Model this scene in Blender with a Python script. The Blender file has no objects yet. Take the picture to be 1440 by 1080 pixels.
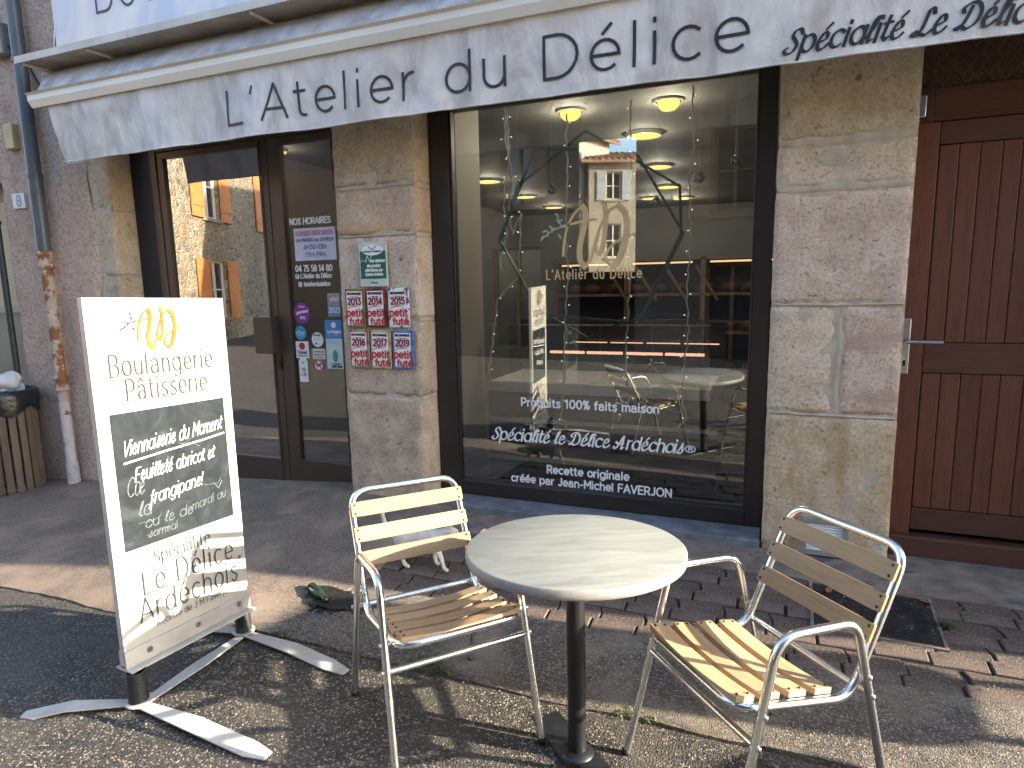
import bpy, bmesh, math, random
from mathutils import Vector, Matrix, noise
random.seed(7)
PI = math.pi
scene = bpy.context.scene
COL = scene.collection

# ------------------------------------------------------------------ camera
cam_d = bpy.data.cameras.new('camera')
cam = bpy.data.objects.new('camera', cam_d)
COL.objects.link(cam)
scene.camera = cam
cam_d.sensor_width = 36.0
cam_d.lens = 22.5
cam_d.clip_start = 0.05
cam_d.clip_end = 500

def cam_axes(t, r, y):
    f = Vector((math.sin(y)*math.cos(t), math.cos(y)*math.cos(t), -math.sin(t)))
    rt = Vector((math.cos(y), -math.sin(y), 0))
    up = rt.cross(f)
    r2 = rt*math.cos(r) + up*math.sin(r)
    u2 = -rt*math.sin(r) + up*math.cos(r)
    return r2, u2, f
_r, _u, _f = cam_axes(0.15378576, -0.01969546, -0.38768251)
m = Matrix(((_r.x, _u.x, -_f.x, 0), (_r.y, _u.y, -_f.y, -3.65), (_r.z, _u.z, -_f.z, 1.467), (0, 0, 0, 1)))
cam.matrix_world = m

# ------------------------------------------------------------------ light
SUN_EL, SUN_H = math.radians(18.8), Vector((0.9916, 0.129, 0)).normalized()   # towards the sun
world = bpy.data.worlds.new('World')
scene.world = world
world.use_nodes = True
wn = world.node_tree
for n in list(wn.nodes): wn.nodes.remove(n)
sky = wn.nodes.new('ShaderNodeTexSky')
sky.sky_type = 'NISHITA'
sky.sun_disc = False
sky.sun_elevation = SUN_EL
sky.sun_rotation = math.atan2(SUN_H.x, SUN_H.y)
sky.altitude = 300
sky.air_density = 1.0
sky.dust_density = 1.2
bg = wn.nodes.new('ShaderNodeBackground')
bg.inputs['Strength'].default_value = 0.15
wo = wn.nodes.new('ShaderNodeOutputWorld')
wn.links.new(sky.outputs[0], bg.inputs['Color'])
wn.links.new(bg.outputs[0], wo.inputs['Surface'])
sd = bpy.data.lights.new('sun', 'SUN')
sd.energy = 3.9
sd.angle = math.radians(0.5)
sd.color = (1.0, 0.885, 0.70)
sun = bpy.data.objects.new('sun', sd)
COL.objects.link(sun)
to_sun = Vector((SUN_H.x*math.cos(SUN_EL), SUN_H.y*math.cos(SUN_EL), math.sin(SUN_EL)))
sun.rotation_euler = to_sun.to_track_quat('Z', 'Y').to_euler()
sun.location = to_sun*40
vs = scene.view_settings
vs.view_transform = 'Standard'
vs.look = 'None'
vs.gamma = 1.0
vs.use_curve_mapping = False
vs.exposure = 2.65
scene.cycles.max_bounces = 8
scene.cycles.transparent_max_bounces = 12
scene.cycles.glossy_bounces = 5
scene.cycles.sample_clamp_indirect = 6

# ------------------------------------------------------------------ helpers
def tag(o, label=None, cat=None, group=None, kind=None):
    if label: o['label'] = label
    if cat: o['category'] = cat
    if group: o['group'] = group
    if kind: o['kind'] = kind
    return o

def empty(name, loc=(0, 0, 0), rot=None, parent=None):
    o = bpy.data.objects.new(name, None)
    o.empty_display_size = 0.1
    COL.objects.link(o)
    o.location = loc
    if rot is not None: o.rotation_euler = rot
    if parent: o.parent = parent
    return o

class MB:
    def __init__(s): s.v = []; s.f = []; s.sm = []
    def add(s, vs_, fs, smooth=False):
        b = len(s.v)
        s.v += [tuple(v) for v in vs_]
        for f in fs:
            s.f.append(tuple(b+i for i in f)); s.sm.append(smooth)
        return s
    def box(s, x0, x1, y0, y1, z0, z1):
        v = [(x0,y0,z0),(x1,y0,z0),(x1,y1,z0),(x0,y1,z0),(x0,y0,z1),(x1,y0,z1),(x1,y1,z1),(x0,y1,z1)]
        return s.add(v, [(0,3,2,1),(4,5,6,7),(0,1,5,4),(1,2,6,5),(2,3,7,6),(3,0,4,7)])
    def bar(s, a, b, w, h, up=(0, 0, 1)):
        a = Vector(a); b = Vector(b); d = (b-a).normalized(); up = Vector(up)
        sx = d.cross(up).normalized(); uz = sx.cross(d)
        v = []
        for p in (a, b):
            for i, j in ((-1,-1),(1,-1),(1,1),(-1,1)): v.append(p+sx*i*w/2+uz*j*h/2)
        return s.add(v, [(0,1,2,3),(7,6,5,4),(0,4,5,1),(1,5,6,2),(2,6,7,3),(3,7,4,0)])
    def tube(s, pts, r, n=10, closed=False, caps=True):
        pts = [Vector(p) for p in pts]; N = len(pts)
        rr = r if isinstance(r, (list, tuple)) else [r]*N
        tang = []
        for i in range(N):
            a = pts[(i-1) % N] if (closed or i > 0) else pts[i]
            b = pts[(i+1) % N] if (closed or i < N-1) else pts[i]
            tang.append((b-a).normalized())
        ref = Vector((0,0,1)) if abs(tang[0].z) < .9 else Vector((1,0,0))
        nx = tang[0].cross(ref).normalized()
        rings = []
        for i in range(N):
            t = tang[i]
            nx = (nx - t*nx.dot(t))
            nx = nx.normalized() if nx.length > 1e-6 else t.orthogonal().normalized()
            ny = t.cross(nx)
            rings.append([pts[i]+(nx*math.cos(2*PI*k/n)+ny*math.sin(2*PI*k/n))*rr[i] for k in range(n)])
        v = [p for rg in rings for p in rg]; f = []
        M_ = N if closed else N-1
        for i in range(M_):
            for k in range(n):
                a = i*n+k; b = i*n+(k+1) % n; c = ((i+1) % N)*n+(k+1) % n; d = ((i+1) % N)*n+k
                f.append((a, d, c, b))
        s.add(v, f, True)
        if caps and not closed:
            s.add(rings[0], [tuple(range(n))]); s.add(rings[-1], [tuple(reversed(range(n)))])
        return s
    def lathe(s, prof, n=32, c=(0, 0, 0), smooth=True):
        v = []; f = []
        for (r, z) in prof:
            for k in range(n): v.append((c[0]+r*math.cos(2*PI*k/n), c[1]+r*math.sin(2*PI*k/n), c[2]+z))
        for i in range(len(prof)-1):
            for k in range(n):
                f.append((i*n+k, i*n+(k+1) % n, (i+1)*n+(k+1) % n, (i+1)*n+k))
        return s.add(v, f, smooth)
    def prism(s, poly, y0, y1, axis='y'):
        n = len(poly)
        def P(u, w, d):
            return (u, d, w) if axis == 'y' else ((u, w, d) if axis == 'z' else (d, u, w))
        v = [P(u, w, y0) for u, w in poly]+[P(u, w, y1) for u, w in poly]
        f = [tuple(range(n)), tuple(reversed(range(n, 2*n)))]
        f += [(i, i+n, (i+1) % n+n, (i+1) % n) for i in range(n)]
        return s.add(v, f)
    def sphere(s, c, r, n=14, sc=(1, 1, 1)):
        pr = [(r*math.sin(PI*i/(n//2)), -r*math.cos(PI*i/(n//2))) for i in range(n//2+1)]
        b = len(s.v); s.lathe(pr, n, (0, 0, 0))
        for i in range(b, len(s.v)):
            x, y, z = s.v[i]; s.v[i] = (c[0]+x*sc[0], c[1]+y*sc[1], c[2]+z*sc[2])
        return s
    def xf(s, fn, start=0):
        for i in range(start, len(s.v)): s.v[i] = tuple(fn(*s.v[i]))
        return s
    def build(s, name, mat, parent=None, bevel=0, loc=None, seg=2, weld=False):
        me = bpy.data.meshes.new(name)
        me.from_pydata([tuple(v) for v in s.v], [], s.f)
        me.polygons.foreach_set('use_smooth', s.sm)
        bm = bmesh.new(); bm.from_mesh(me)
        if weld or bevel: bmesh.ops.remove_doubles(bm, verts=bm.verts, dist=1e-5)
        if bevel:
            es = [e for e in bm.edges if len(e.link_faces) == 2 and e.calc_face_angle(0) > .6]
            bmesh.ops.bevel(bm, geom=es, offset=bevel, segments=seg, profile=.5, affect='EDGES', clamp_overlap=True)
        bmesh.ops.recalc_face_normals(bm, faces=bm.faces)
        bm.to_mesh(me); bm.free()
        if mat: me.materials.append(mat)
        o = bpy.data.objects.new(name, me)
        COL.objects.link(o)
        if loc is not None: o.location = loc
        if parent: o.parent = parent
        return o

def rebase(mb, ox, oy, oz):
    return mb.xf(lambda x, y, z: (x-ox, y-oy, z-oz))

def G(x, y):
    z = .055*min(0, y) if y > -1.5 else -.0825+.02*(-1.5-max(y, -4.5))
    return z+.065*max(-3.5, min(0, x+2.7))*max(0, min(1, (y+5)/3))

def nz(x, y, z=0, oct_=3, seed=0):
    return noise.fractal(Vector((x+seed*13.7, y-seed*7.1, z+seed*3.3)), 1.0, 2.0, oct_)

def arc(cx, cy, r, a0, a1, n=6):
    return [(cx+r*math.cos(math.radians(a0+(a1-a0)*i/n)), cy+r*math.sin(math.radians(a0+(a1-a0)*i/n))) for i in range(n+1)]

def round_path(pts, radii, n=6):
    """pts: 3D corner points, round every inner corner"""
    pts = [Vector(p) for p in pts]; out = [pts[0]]
    for i in range(1, len(pts)-1):
        p = pts[i]; a = (pts[i-1]-p); b = (pts[i+1]-p); r = radii[i-1] if isinstance(radii, (list, tuple)) else radii
        ang = a.angle(b); t = min(r/math.tan(ang/2), a.length*.48, b.length*.48)
        p0 = p+a.normalized()*t; p1 = p+b.normalized()*t
        for k in range(n+1):
            u = k/n
            out.append(p0*(1-u)**2+p*2*u*(1-u)+p1*u*u)
    out.append(pts[-1])
    return out

# ------------------------------------------------------------------ materials
MATS = {}
def nodes(name):
    mt = bpy.data.materials.new(name); mt.use_nodes = True
    nt = mt.node_tree
    for n in list(nt.nodes): nt.nodes.remove(n)
    out = nt.nodes.new('ShaderNodeOutputMaterial')
    return mt, nt, out
class NT:
    def __init__(s, nt): s.nt = nt
    def n(s, typ, **kw):
        nd = s.nt.nodes.new('ShaderNode'+typ)
        for k, v in kw.items():
            if k.startswith('i_'):
                key = k[2:]
                key = int(key) if key.isdigit() else key.replace('_', ' ')
                nd.inputs[key].default_value = v
            else: setattr(nd, k, v)
        return nd
    def l(s, a, b): s.nt.links.new(a, b)
    def coord(s, scale=1.0, kind='Object', rnd=False, vec=(1, 1, 1)):
        tc = s.n('TexCoord'); mp = s.n('Mapping')
        mp.inputs['Scale'].default_value = (scale*vec[0], scale*vec[1], scale*vec[2])
        s.l(tc.outputs[kind], mp.inputs['Vector'])
        if rnd:
            oi = s.n('ObjectInfo'); mu = s.n('Math', operation='MULTIPLY', i_1=37.0)
            s.l(oi.outputs['Random'], mu.inputs[0])
            cb = s.n('CombineXYZ'); s.l(mu.outputs[0], cb.inputs[0]); s.l(mu.outputs[0], cb.inputs[1]); s.l(mu.outputs[0], cb.inputs[2])
            s.l(cb.outputs[0], mp.inputs['Location'])
        return mp.outputs[0]
    def noise(s, vec, scale, detail=4, rough=.55, dist=0):
        nd = s.n('TexNoise', i_Scale=scale, i_Detail=detail, i_Roughness=rough, i_Distortion=dist)
        s.l(vec, nd.inputs['Vector']); return nd.outputs[0]
    def ramp(s, fac, stops):
        r = s.n('ValToRGB'); e = r.color_ramp.elements
        while len(e) > 1: e.remove(e[0])
        e[0].position = stops[0][0]; e[0].color = (*stops[0][1], 1)
        for p, c in stops[1:]:
            x = e.new(p); x.color = (*c, 1)
        s.l(fac, r.inputs[0]); return r.outputs[0]
    def mix(s, fac, a, b, mode='MIX'):
        m_ = s.n('Mix', data_type='RGBA', blend_type=mode)
        if isinstance(fac, (int, float)): m_.inputs[0].default_value = fac
        else: s.l(fac, m_.inputs[0])
        for i, c in ((6, a), (7, b)):
            if isinstance(c, tuple): m_.inputs[i].default_value = (*c, 1)
            else: s.l(c, m_.inputs[i])
        return m_.outputs[2]
    def bump(s, h, strength, dist=.01, normal=None):
        b = s.n('Bump', i_Strength=strength, i_Distance=dist)
        s.l(h, b.inputs['Height'])
        if normal: s.l(normal, b.inputs['Normal'])
        return b.outputs[0]
    def math(s, op, a, b=None):
        m_ = s.n('Math', operation=op)
        for i, c in ((0, a), (1, b)):
            if c is None: continue
            if isinstance(c, (int, float)): m_.inputs[i].default_value = c
            else: s.l(c, m_.inputs[i])
        return m_.outputs[0]

def mat(name, c1, c2=None, scale=6, rough=.6, metal=0, bump=0, bscale=40, bdist=.004, kind='Object', rnd=False, vec=(1,1,1), detail=5, spots=None, tint=0, spec=.5, r2=None, lo=.35, hi=.65):
    mt, nt, out = nodes(name); N = NT(nt)
    p = N.n('BsdfPrincipled', i_Roughness=rough, i_Metallic=metal)
    p.inputs['Specular IOR Level'].default_value = spec
    v = N.coord(1, kind, rnd, vec)
    col = None
    if c2 is None: c2 = tuple(x*.8 for x in c1)
    f = N.noise(v, scale, detail)
    col = N.ramp(f, [(lo, c2), (hi, c1)])
    if spots:
        sc, thr, c3 = spots
        f2 = N.noise(v, sc, 3, .6)
        col = N.mix(N.ramp(f2, [(thr, (0,0,0)), (thr+.06, (1,1,1))]), col, c3)
    if tint:
        oi = N.n('ObjectInfo'); hs = N.n('HueSaturation')
        vv = N.n('MapRange'); vv.inputs[3].default_value = 1-tint; vv.inputs[4].default_value = 1+tint
        N.l(oi.outputs['Random'], vv.inputs[0]); N.l(vv.outputs[0], hs.inputs['Value'])
        N.l(col, hs.inputs['Color']); col = hs.outputs[0]
    N.l(col, p.inputs['Base Color'])
    if r2 is not None:
        rr = N.n('MapRange'); rr.inputs[3].default_value = rough; rr.inputs[4].default_value = r2
        N.l(N.noise(v, scale*3, 4), rr.inputs[0]); N.l(rr.outputs[0], p.inputs['Roughness'])
    if bump:
        N.l(N.bump(N.noise(v, bscale, 5, .6), bump, bdist), p.inputs['Normal'])
    N.l(p.outputs[0], out.inputs[0])
    MATS[name] = mt
    return mt

def m_emit(name, col, strength):
    mt, nt, out = nodes(name); N = NT(nt)
    e = N.n('Emission', i_Strength=strength); e.inputs[0].default_value = (*col, 1)
    N.l(e.outputs[0], out.inputs[0]); return mt

def m_glass(name, fac, tint=(.9, .92, .9), rough=0.0):
    mt, nt, out = nodes(name); N = NT(nt)
    t = N.n('BsdfTransparent'); t.inputs[0].default_value = (*tint, 1)
    g = N.n('BsdfGlossy', i_Roughness=rough); g.inputs[0].default_value = (.95, .96, 1, 1)
    lw = N.n('Fresnel', i_IOR=1.45)
    f = N.math('ADD', N.math('MULTIPLY', lw.outputs[0], 1.2), fac); f = N.math('MINIMUM', f, 1.0)
    mx = N.n('MixShader'); N.l(f, mx.inputs[0]); N.l(t.outputs[0], mx.inputs[1]); N.l(g.outputs[0], mx.inputs[2])
    N.l(mx.outputs[0], out.inputs[0]); return mt

def m_asphalt(name, dark, light, chip, scale, wear=None, rough=.75, bd=.004):
    mt, nt, out = nodes(name); N = NT(nt)
    p = N.n('BsdfPrincipled', i_Roughness=rough)
    v = N.coord(1)
    wv = N.n('TexNoise', i_Scale=18.0); N.l(v, wv.inputs['Vector'])
    vv = N.n('VectorMath', operation='MULTIPLY_ADD'); N.l(wv.outputs[1], vv.inputs[0]); vv.inputs[1].default_value = (.012, .012, .012); N.l(v, vv.inputs[2])
    vo = N.n('TexVoronoi', i_Scale=scale); N.l(vv.outputs[0], vo.inputs['Vector'])
    sep = N.n('SeparateColor'); N.l(vo.outputs['Color'], sep.inputs[0])
    big = N.noise(v, 1.7, 5, .6)
    base = N.ramp(sep.outputs[0], [(0, dark), (.55, light), (.8, light), (.9, chip), (1, chip)])
    edge = N.ramp(vo.outputs['Distance'], [(.25, (1,1,1)), (.75, (.28,.26,.25))])
    col = N.mix(.85, base, edge, 'MULTIPLY')
    col = N.mix(1.0, col, N.ramp(big, [(.3, (.72,.7,.68)), (.7, (1.18,1.15,1.1))]), 'MULTIPLY')
    if wear:
        col = N.mix(N.ramp(N.noise(v, 2.3, 6, .65), [(.48, (0,0,0)), (.62, (1,1,1))]), col, N.mix(.6, col, wear))
    N.l(col, p.inputs['Base Color'])
    h = N.math('ADD', N.math('MULTIPLY', vo.outputs['Distance'], -1.0), N.math('MULTIPLY', N.noise(v, 9, 4), .5))
    N.l(N.bump(h, .9, bd), p.inputs['Normal'])
    N.l(p.outputs[0], out.inputs[0]); return mt

def m_stone(name, a, b, c, stain=None, band=None):
    mt, nt, out = nodes(name); N = NT(nt)
    p = N.n('BsdfPrincipled', i_Roughness=.9); p.inputs['Specular IOR Level'].default_value = .2
    v = N.coord(1)
    f = N.noise(v, 5, 8, .68, .4)
    col = N.ramp(f, [(.3, b), (.5, a), (.68, c)])
    g = N.noise(v, 60, 5, .7)
    col = N.mix(1, col, N.ramp(g, [(.34, (.72,.68,.65)), (.5, (1,1,1)), (.68, (1.15,1.14,1.1))]), 'MULTIPLY')
    pits = N.ramp(N.noise(v, 34, 3, .5, 1.2), [(.3, (.35,.3,.26)), (.37, (1,1,1))])
    col = N.mix(.8, col, pits, 'MULTIPLY')
    if stain:
        s2 = N.coord(1, vec=(1, 1, .18))
        col = N.mix(N.ramp(N.noise(s2, 7, 5, .6, .6), [(.47, (0,0,0)), (.66, (.85,.85,.85))]), col, stain)
    if band:
        s3 = N.coord(1, vec=(.15, .15, 1))
        col = N.mix(N.ramp(N.noise(s3, 6, 5, .6, .3), [(.5, (0,0,0)), (.62, (.8,.8,.8))]), col, band)
    N.l(col, p.inputs['Base Color'])
    hh = N.math('ADD', N.noise(v, 26, 8, .75), N.math('MULTIPLY', g, .5))
    N.l(N.bump(hh, .85, .008), p.inputs['Normal'])
    N.l(p.outputs[0], out.inputs[0]); return mt

def m_wood(name, a, b, axis='x', scale=1.0, rough=.5, bump=.25):
    mt, nt, out = nodes(name); N = NT(nt)
    p = N.n('BsdfPrincipled', i_Roughness=rough)
    vec = {'x': (1.2, 14, 14), 'z': (14, 14, 1.2), 'y': (14, 1.2, 14)}[axis]
    v = N.coord(scale, 'Object', True, vec)
    f = N.noise(v, 3.2, 7, .6, .8)
    f2 = N.noise(v, 13, 4, .6)
    col = N.ramp(f, [(.28, b), (.5, a), (.75, tuple(min(1, x*1.12) for x in a))])
    col = N.mix(.35, col, N.ramp(f2, [(.35, tuple(x*.7 for x in b)), (.6, a)]))
    oi = N.n('ObjectInfo'); hs = N.n('HueSaturation'); vv = N.n('MapRange'); vv.inputs[3].default_value = .82; vv.inputs[4].default_value = 1.1
    N.l(oi.outputs['Random'], vv.inputs[0]); N.l(vv.outputs[0], hs.inputs['Value']); N.l(col, hs.inputs['Color'])
    N.l(hs.outputs[0], p.inputs['Base Color'])
    N.l(N.bump(f2, bump, .002), p.inputs['Normal'])
    N.l(p.outputs[0], out.inputs[0]); return mt

M_road = m_asphalt('road_asphalt', (.016,.016,.017), (.072,.067,.060), (.33,.29,.23), 140, wear=(.075,.067,.055))
M_strip = m_asphalt('old_asphalt', (.055,.050,.046), (.14,.126,.108), (.33,.28,.22), 160, wear=(.22,.185,.14), bd=.0025)
M_apron = m_asphalt('apron_asphalt', (.135,.108,.09), (.245,.195,.155), (.36,.29,.22), 190, wear=(.30,.22,.16), bd=.002)
M_paver = m_asphalt('paver_concrete', (.066,.050,.042), (.14,.105,.086), (.26,.20,.155), 210, wear=(.15,.105,.082), bd=.002)
M_bed = mat('joint_dirt', (.035,.03,.022), (.015,.013,.011), 30, .95, bump=.5, bscale=80)
M_concrete = mat('worn_concrete', (.21,.165,.13), (.115,.09,.07), 9, .9, bump=.5, bscale=60, spots=(5, .6, (.08,.075,.075)))
M_bluestone = mat('blue_stone', (.16,.17,.185), (.09,.098,.11), 12, .7, bump=.3, bscale=70)
M_mortar = mat('lime_mortar', (.47,.41,.33), (.36,.31,.245), 14, .95, bump=.6, bscale=55)
M_render = None
def m_render():
    mt, nt, out = nodes('pink_render'); N = NT(nt)
    p = N.n('BsdfPrincipled', i_Roughness=.95); p.inputs['Specular IOR Level'].default_value = .15
    v = N.coord(1)
    col = N.ramp(N.noise(v, 2.2, 7, .65), [(.3, (.33,.265,.225)), (.48, (.50,.375,.305)), (.7, (.58,.455,.37))])
    col = N.mix(N.ramp(N.noise(v, 1.1, 6, .7), [(.5, (0,0,0)), (.68, (.75,.75,.75))]), col, (.30,.28,.25))
    g = N.noise(v, 45, 6, .7)
    col = N.mix(1, col, N.ramp(g, [(.32, (.5,.47,.45)), (.5, (1,1,1)), (.7, (1.2,1.18,1.15))]), 'MULTIPLY')
    N.l(col, p.inputs['Base Color'])
    N.l(N.bump(N.math('ADD', N.noise(v, 30, 6, .7), N.math('MULTIPLY', g, .6)), 1.0, .012), p.inputs['Normal'])
    N.l(p.outputs[0], out.inputs[0]); return mt
M_render = m_render()
S_ochre = m_stone('stone_ochre', (.435,.365,.27), (.32,.265,.185), (.52,.45,.35))
S_tan = m_stone('stone_tan', (.53,.435,.335), (.43,.33,.245), (.60,.51,.42))
S_pink = m_stone('stone_pink', (.52,.415,.335), (.41,.31,.245), (.60,.50,.42))
S_grey = m_stone('stone_pale_grey', (0.550,0.459,0.358), (0.462,0.367,0.279), (0.627,0.530,0.419))
S_layer = m_stone('stone_layered', (0.539,0.428,0.344), (0.418,0.286,0.223), (0.605,0.500,0.400), band=(0.396,0.275,0.223))
S_stain = m_stone('stone_stained', (.49,.40,.28), (.38,.29,.18), (.56,.48,.37), stain=(.33,.22,.115))
S_brown = m_stone('stone_brown_grey', (0.440,0.352,0.265), (0.330,0.255,0.186), (0.528,0.433,0.339))
S_quoin = m_stone('stone_quoin', (0.451,0.377,0.279), (0.352,0.286,0.205), (0.528,0.449,0.335))
S_band = m_stone('stone_banded', (0.473,0.362,0.279), (0.374,0.275,0.205), (0.550,0.439,0.344), band=(0.506,0.326,0.158))
M_bronze = mat('bronze_frame', (.085,.062,.048), (.07,.05,.04), 4, .38, metal=.3, spec=.5)
M_darkframe = mat('dark_frame', (.028,.022,.02), (.02,.016,.014), 4, .4)
M_navy = mat('navy_shutter_guide', (.008,.010,.018), (.009,.01,.015), 5, .5)
M_glass_door = m_glass('door_glass', .42, (.78,.8,.78))
M_glass_win = m_glass('window_glass', .11, (.82,.84,.8))
M_glass_thin = m_glass('case_glass', .03, (.95,.97,.96))
M_white_print = mat('white_print', (.8,.8,.8), (.74,.74,.74), 20, .5)
M_gold = mat('gold_print', (.62,.47,.24), (.5,.38,.18), 12, .45)
M_goldbright = mat('gold_ink', (.19,.115,.012), (.12,.07,.010), 9, .6, spec=.2)
M_ink = mat('black_ink', (.018,.016,.018), (.014,.012,.014), 10, .55)
M_greyink = mat('grey_ink', (.045,.043,.042), (.035,.033,.032), 10, .6, spec=.2)
M_chalk = mat('chalk', (.85,.85,.85), (.6,.6,.6), 160, .9, lo=.3, hi=.55)
M_chalkfaint = mat('faint_chalk', (.13,.15,.16), (.06,.07,.075), 120, .9)
M_whitesign = mat('white_sign_panel', (.50,.485,.43), (.48,.462,.41), 3, .35, spots=(4, .66, (.78,.76,.70)))
M_whitesteel = mat('white_painted_steel', (.50,.485,.45), (.40,.385,.36), 8, .42, bump=.1, bscale=60, spots=(14, .66, (.45,.38,.3)))
M_rubber = mat('black_rubber', (.02,.02,.02), (.012,.012,.012), 10, .6)
M_steel = mat('steel', (.6,.6,.6), (.45,.45,.45), 30, .3, metal=1)
M_redwood = m_wood('red_brown_wood', (.135,.043,.022), (.065,.021,.012), 'z', 1, .6, .3)
M_redwood_h = m_wood('red_brown_wood_rail', (.095,.031,.017), (.048,.017,.011), 'x', 1, .6, .3)
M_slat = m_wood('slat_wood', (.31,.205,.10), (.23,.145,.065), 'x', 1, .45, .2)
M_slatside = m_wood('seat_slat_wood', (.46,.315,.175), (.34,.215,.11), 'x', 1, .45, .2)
M_bin = m_wood('weathered_wood', (.12,.088,.065), (.07,.05,.036), 'z', 1, .8, .4)
M_blackbag = mat('black_bin_bag', (.012,.013,.016), (.008,.008,.01), 10, .28, bump=.5, bscale=14, bdist=.02)
M_zinc = mat('painted_zinc', (.075,.095,.12), (.05,.065,.08), 7, .45, bump=.1, spots=(12, .68, (.14,.15,.16)))
M_blackpipe = mat('black_pipe', (.03,.035,.045), (.02,.025,.03), 9, .55, spots=(9, .66, (.3,.32,.33)))
M_cast = mat('rusty_cast_iron', (.42,.35,.30), (.32,.25,.21), 8, .85, bump=.6, bscale=40, spots=(9, .47, (.20,.085,.035)))
M_castwhite = mat('flaking_white_cast', (.44,.42,.42), (.35,.33,.33), 10, .8, bump=.5, bscale=45, spots=(13, .62, (.12,.075,.055)))
M_plastic_beige = mat('beige_plastic', (.45,.37,.2), (.35,.27,.14), 9, .5)
M_plastic_grey = mat('grey_plastic', (.25,.255,.25), (.19,.195,.19), 9, .5)
M_creamalu = mat('cream_aluminium', (.60,.55,.46), (.50,.44,.36), 3, .5, spots=(6, .68, (.34,.28,.2)), vec=(.3, 1, 1))
M_shelf = mat('galvanised_shelf', (.56,.55,.52), (.42,.41,.38), 3, .5, spots=(5, .64, (.3,.27,.22)))
M_shelfunder = mat('dirty_underside', (.50,.45,.36), (.38,.33,.26), 5, .7)
def m_fabric(name, a, b, c, trans=.25, bump=.6):
    mt, nt, out = nodes(name); N = NT(nt)
    p = N.n('BsdfPrincipled', i_Roughness=.85); p.inputs['Specular IOR Level'].default_value = .2
    v = N.coord(1, vec=(1, 1, .45))
    f = N.noise(v, 5, 7, .62, .5)
    col = N.ramp(f, [(.34, c), (.48, b), (.6, a)])
    col = N.mix(N.ramp(N.noise(v, 1.5, 6, .6, .8), [(.48, (0,0,0)), (.7, (.55,.55,.55))]), col, (.62,.53,.45))
    N.l(col, p.inputs['Base Color'])
    h = N.math('ADD', N.noise(v, 6, 5, .5, .6), N.math('MULTIPLY', N.noise(v, 300, 1), .05))
    nb = N.bump(h, bump, .03)
    N.l(nb, p.inputs['Normal'])
    t = N.n('BsdfTranslucent'); N.l(col, t.inputs[0]); N.l(nb, t.inputs['Normal'])
    mx = N.n('MixShader', i_0=trans); N.l(p.outputs[0], mx.inputs[1]); N.l(t.outputs[0], mx.inputs[2])
    N.l(mx.outputs[0], out.inputs[0]); return mt
M_canvas = m_fabric('stained_canvas', (.74,.725,.71), (.62,.605,.60), (.45,.42,.395), .15)
M_canvastop = m_fabric('awning_top_canvas', (.5,.5,.52), (.38,.38,.41), (.26,.25,.24), .1)
def m_banner():
    mt, nt, out = nodes('glossy_banner'); N = NT(nt)
    p = N.n('BsdfPrincipled', i_Roughness=.3)
    v = N.coord(1)
    f = N.noise(v, 1.6, 3, .5, 1.5)
    N.l(N.ramp(f, [(.42, (.47,.53,.64)), (.52, (.60,.61,.66)), (.62, (.66,.66,.67))]), p.inputs['Base Color'])  # pale blue swirls paint the reflected sky into the base colour
    N.l(N.bump(N.noise(v, 2.0, 2, .5, .6), .3, .05), p.inputs['Normal'])
    N.l(p.outputs[0], out.inputs[0]); return mt
M_banner = m_banner()
def m_alu():
    mt, nt, out = nodes('polished_aluminium'); N = NT(nt)
    p = N.n('BsdfPrincipled', i_Metallic=1.0)
    v = N.coord(1)
    N.l(N.ramp(N.noise(v, 8, 5, .6), [(.3, (.70,.70,.70)), (.7, (.88,.88,.87))]), p.inputs['Base Color'])
    r = N.n('MapRange'); r.inputs[3].default_value = .10; r.inputs[4].default_value = .34
    N.l(N.noise(v, 22, 6, .7), r.inputs[0]); N.l(r.outputs[0], p.inputs['Roughness'])
    N.l(N.bump(N.noise(v, 60, 4, .6), .10, .002), p.inputs['Normal'])
    N.l(p.outputs[0], out.inputs[0]); return mt
M_alu = m_alu()
def m_tabletop():
    mt, nt, out = nodes('table_laminate'); N = NT(nt)
    p = N.n('BsdfPrincipled', i_Roughness=.42)
    v = N.coord(1, vec=(1.6, 8, 1))
    f = N.noise(v, 2.4, 8, .7, .5)
    col = N.ramp(f, [(.30, (.155,.16,.145)), (.45, (.21,.217,.195)), (.58, (.25,.257,.235)), (.75, (.275,.28,.257))])
    v2 = N.coord(1, vec=(2, 26, 1))
    col = N.mix(N.ramp(N.noise(v2, 4, 3, .5), [(.66, (0,0,0)), (.72, (.8,.8,.8))]), col, (.24,.24,.20))
    N.l(col, p.inputs['Base Color'])
    N.l(N.bump(f, .12, .002), p.inputs['Normal'])
    N.l(p.outputs[0], out.inputs[0]); return mt
M_tabletop = m_tabletop()
M_tableedge = m_wood('table_edge_banding', (.25,.245,.23), (.15,.145,.14), 'x', 1.5, .45, .2)
M_blackmetal = mat('black_metal', (.009,.010,.012), (.006,.006,.008), 10, .4, bump=.05, spots=(20, .7, (.06,.06,.06)))
M_board = None
def m_board():
    mt, nt, out = nodes('chalkboard'); N = NT(nt)
    p = N.n('BsdfPrincipled', i_Roughness=.85); p.inputs['Specular IOR Level'].default_value = .12
    v = N.coord(1, vec=(1, 1, 1))
    f = N.noise(v, 6, 7, .65, 1.5)
    col = N.ramp(f, [(.4, (.014,.018,.021)), (.58, (.024,.030,.034)), (.78, (.06,.07,.076))])
    N.l(col, p.inputs['Base Color']); N.l(p.outputs[0], out.inputs[0]); return mt
M_board = m_board()
M_int_wall = mat('interior_paint', (.17,.16,.15), (.14,.13,.125), 3, .8)
M_int_cream = mat('interior_cream_panel', (.62,.56,.46), (.56,.5,.41), 3, .6)
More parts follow.
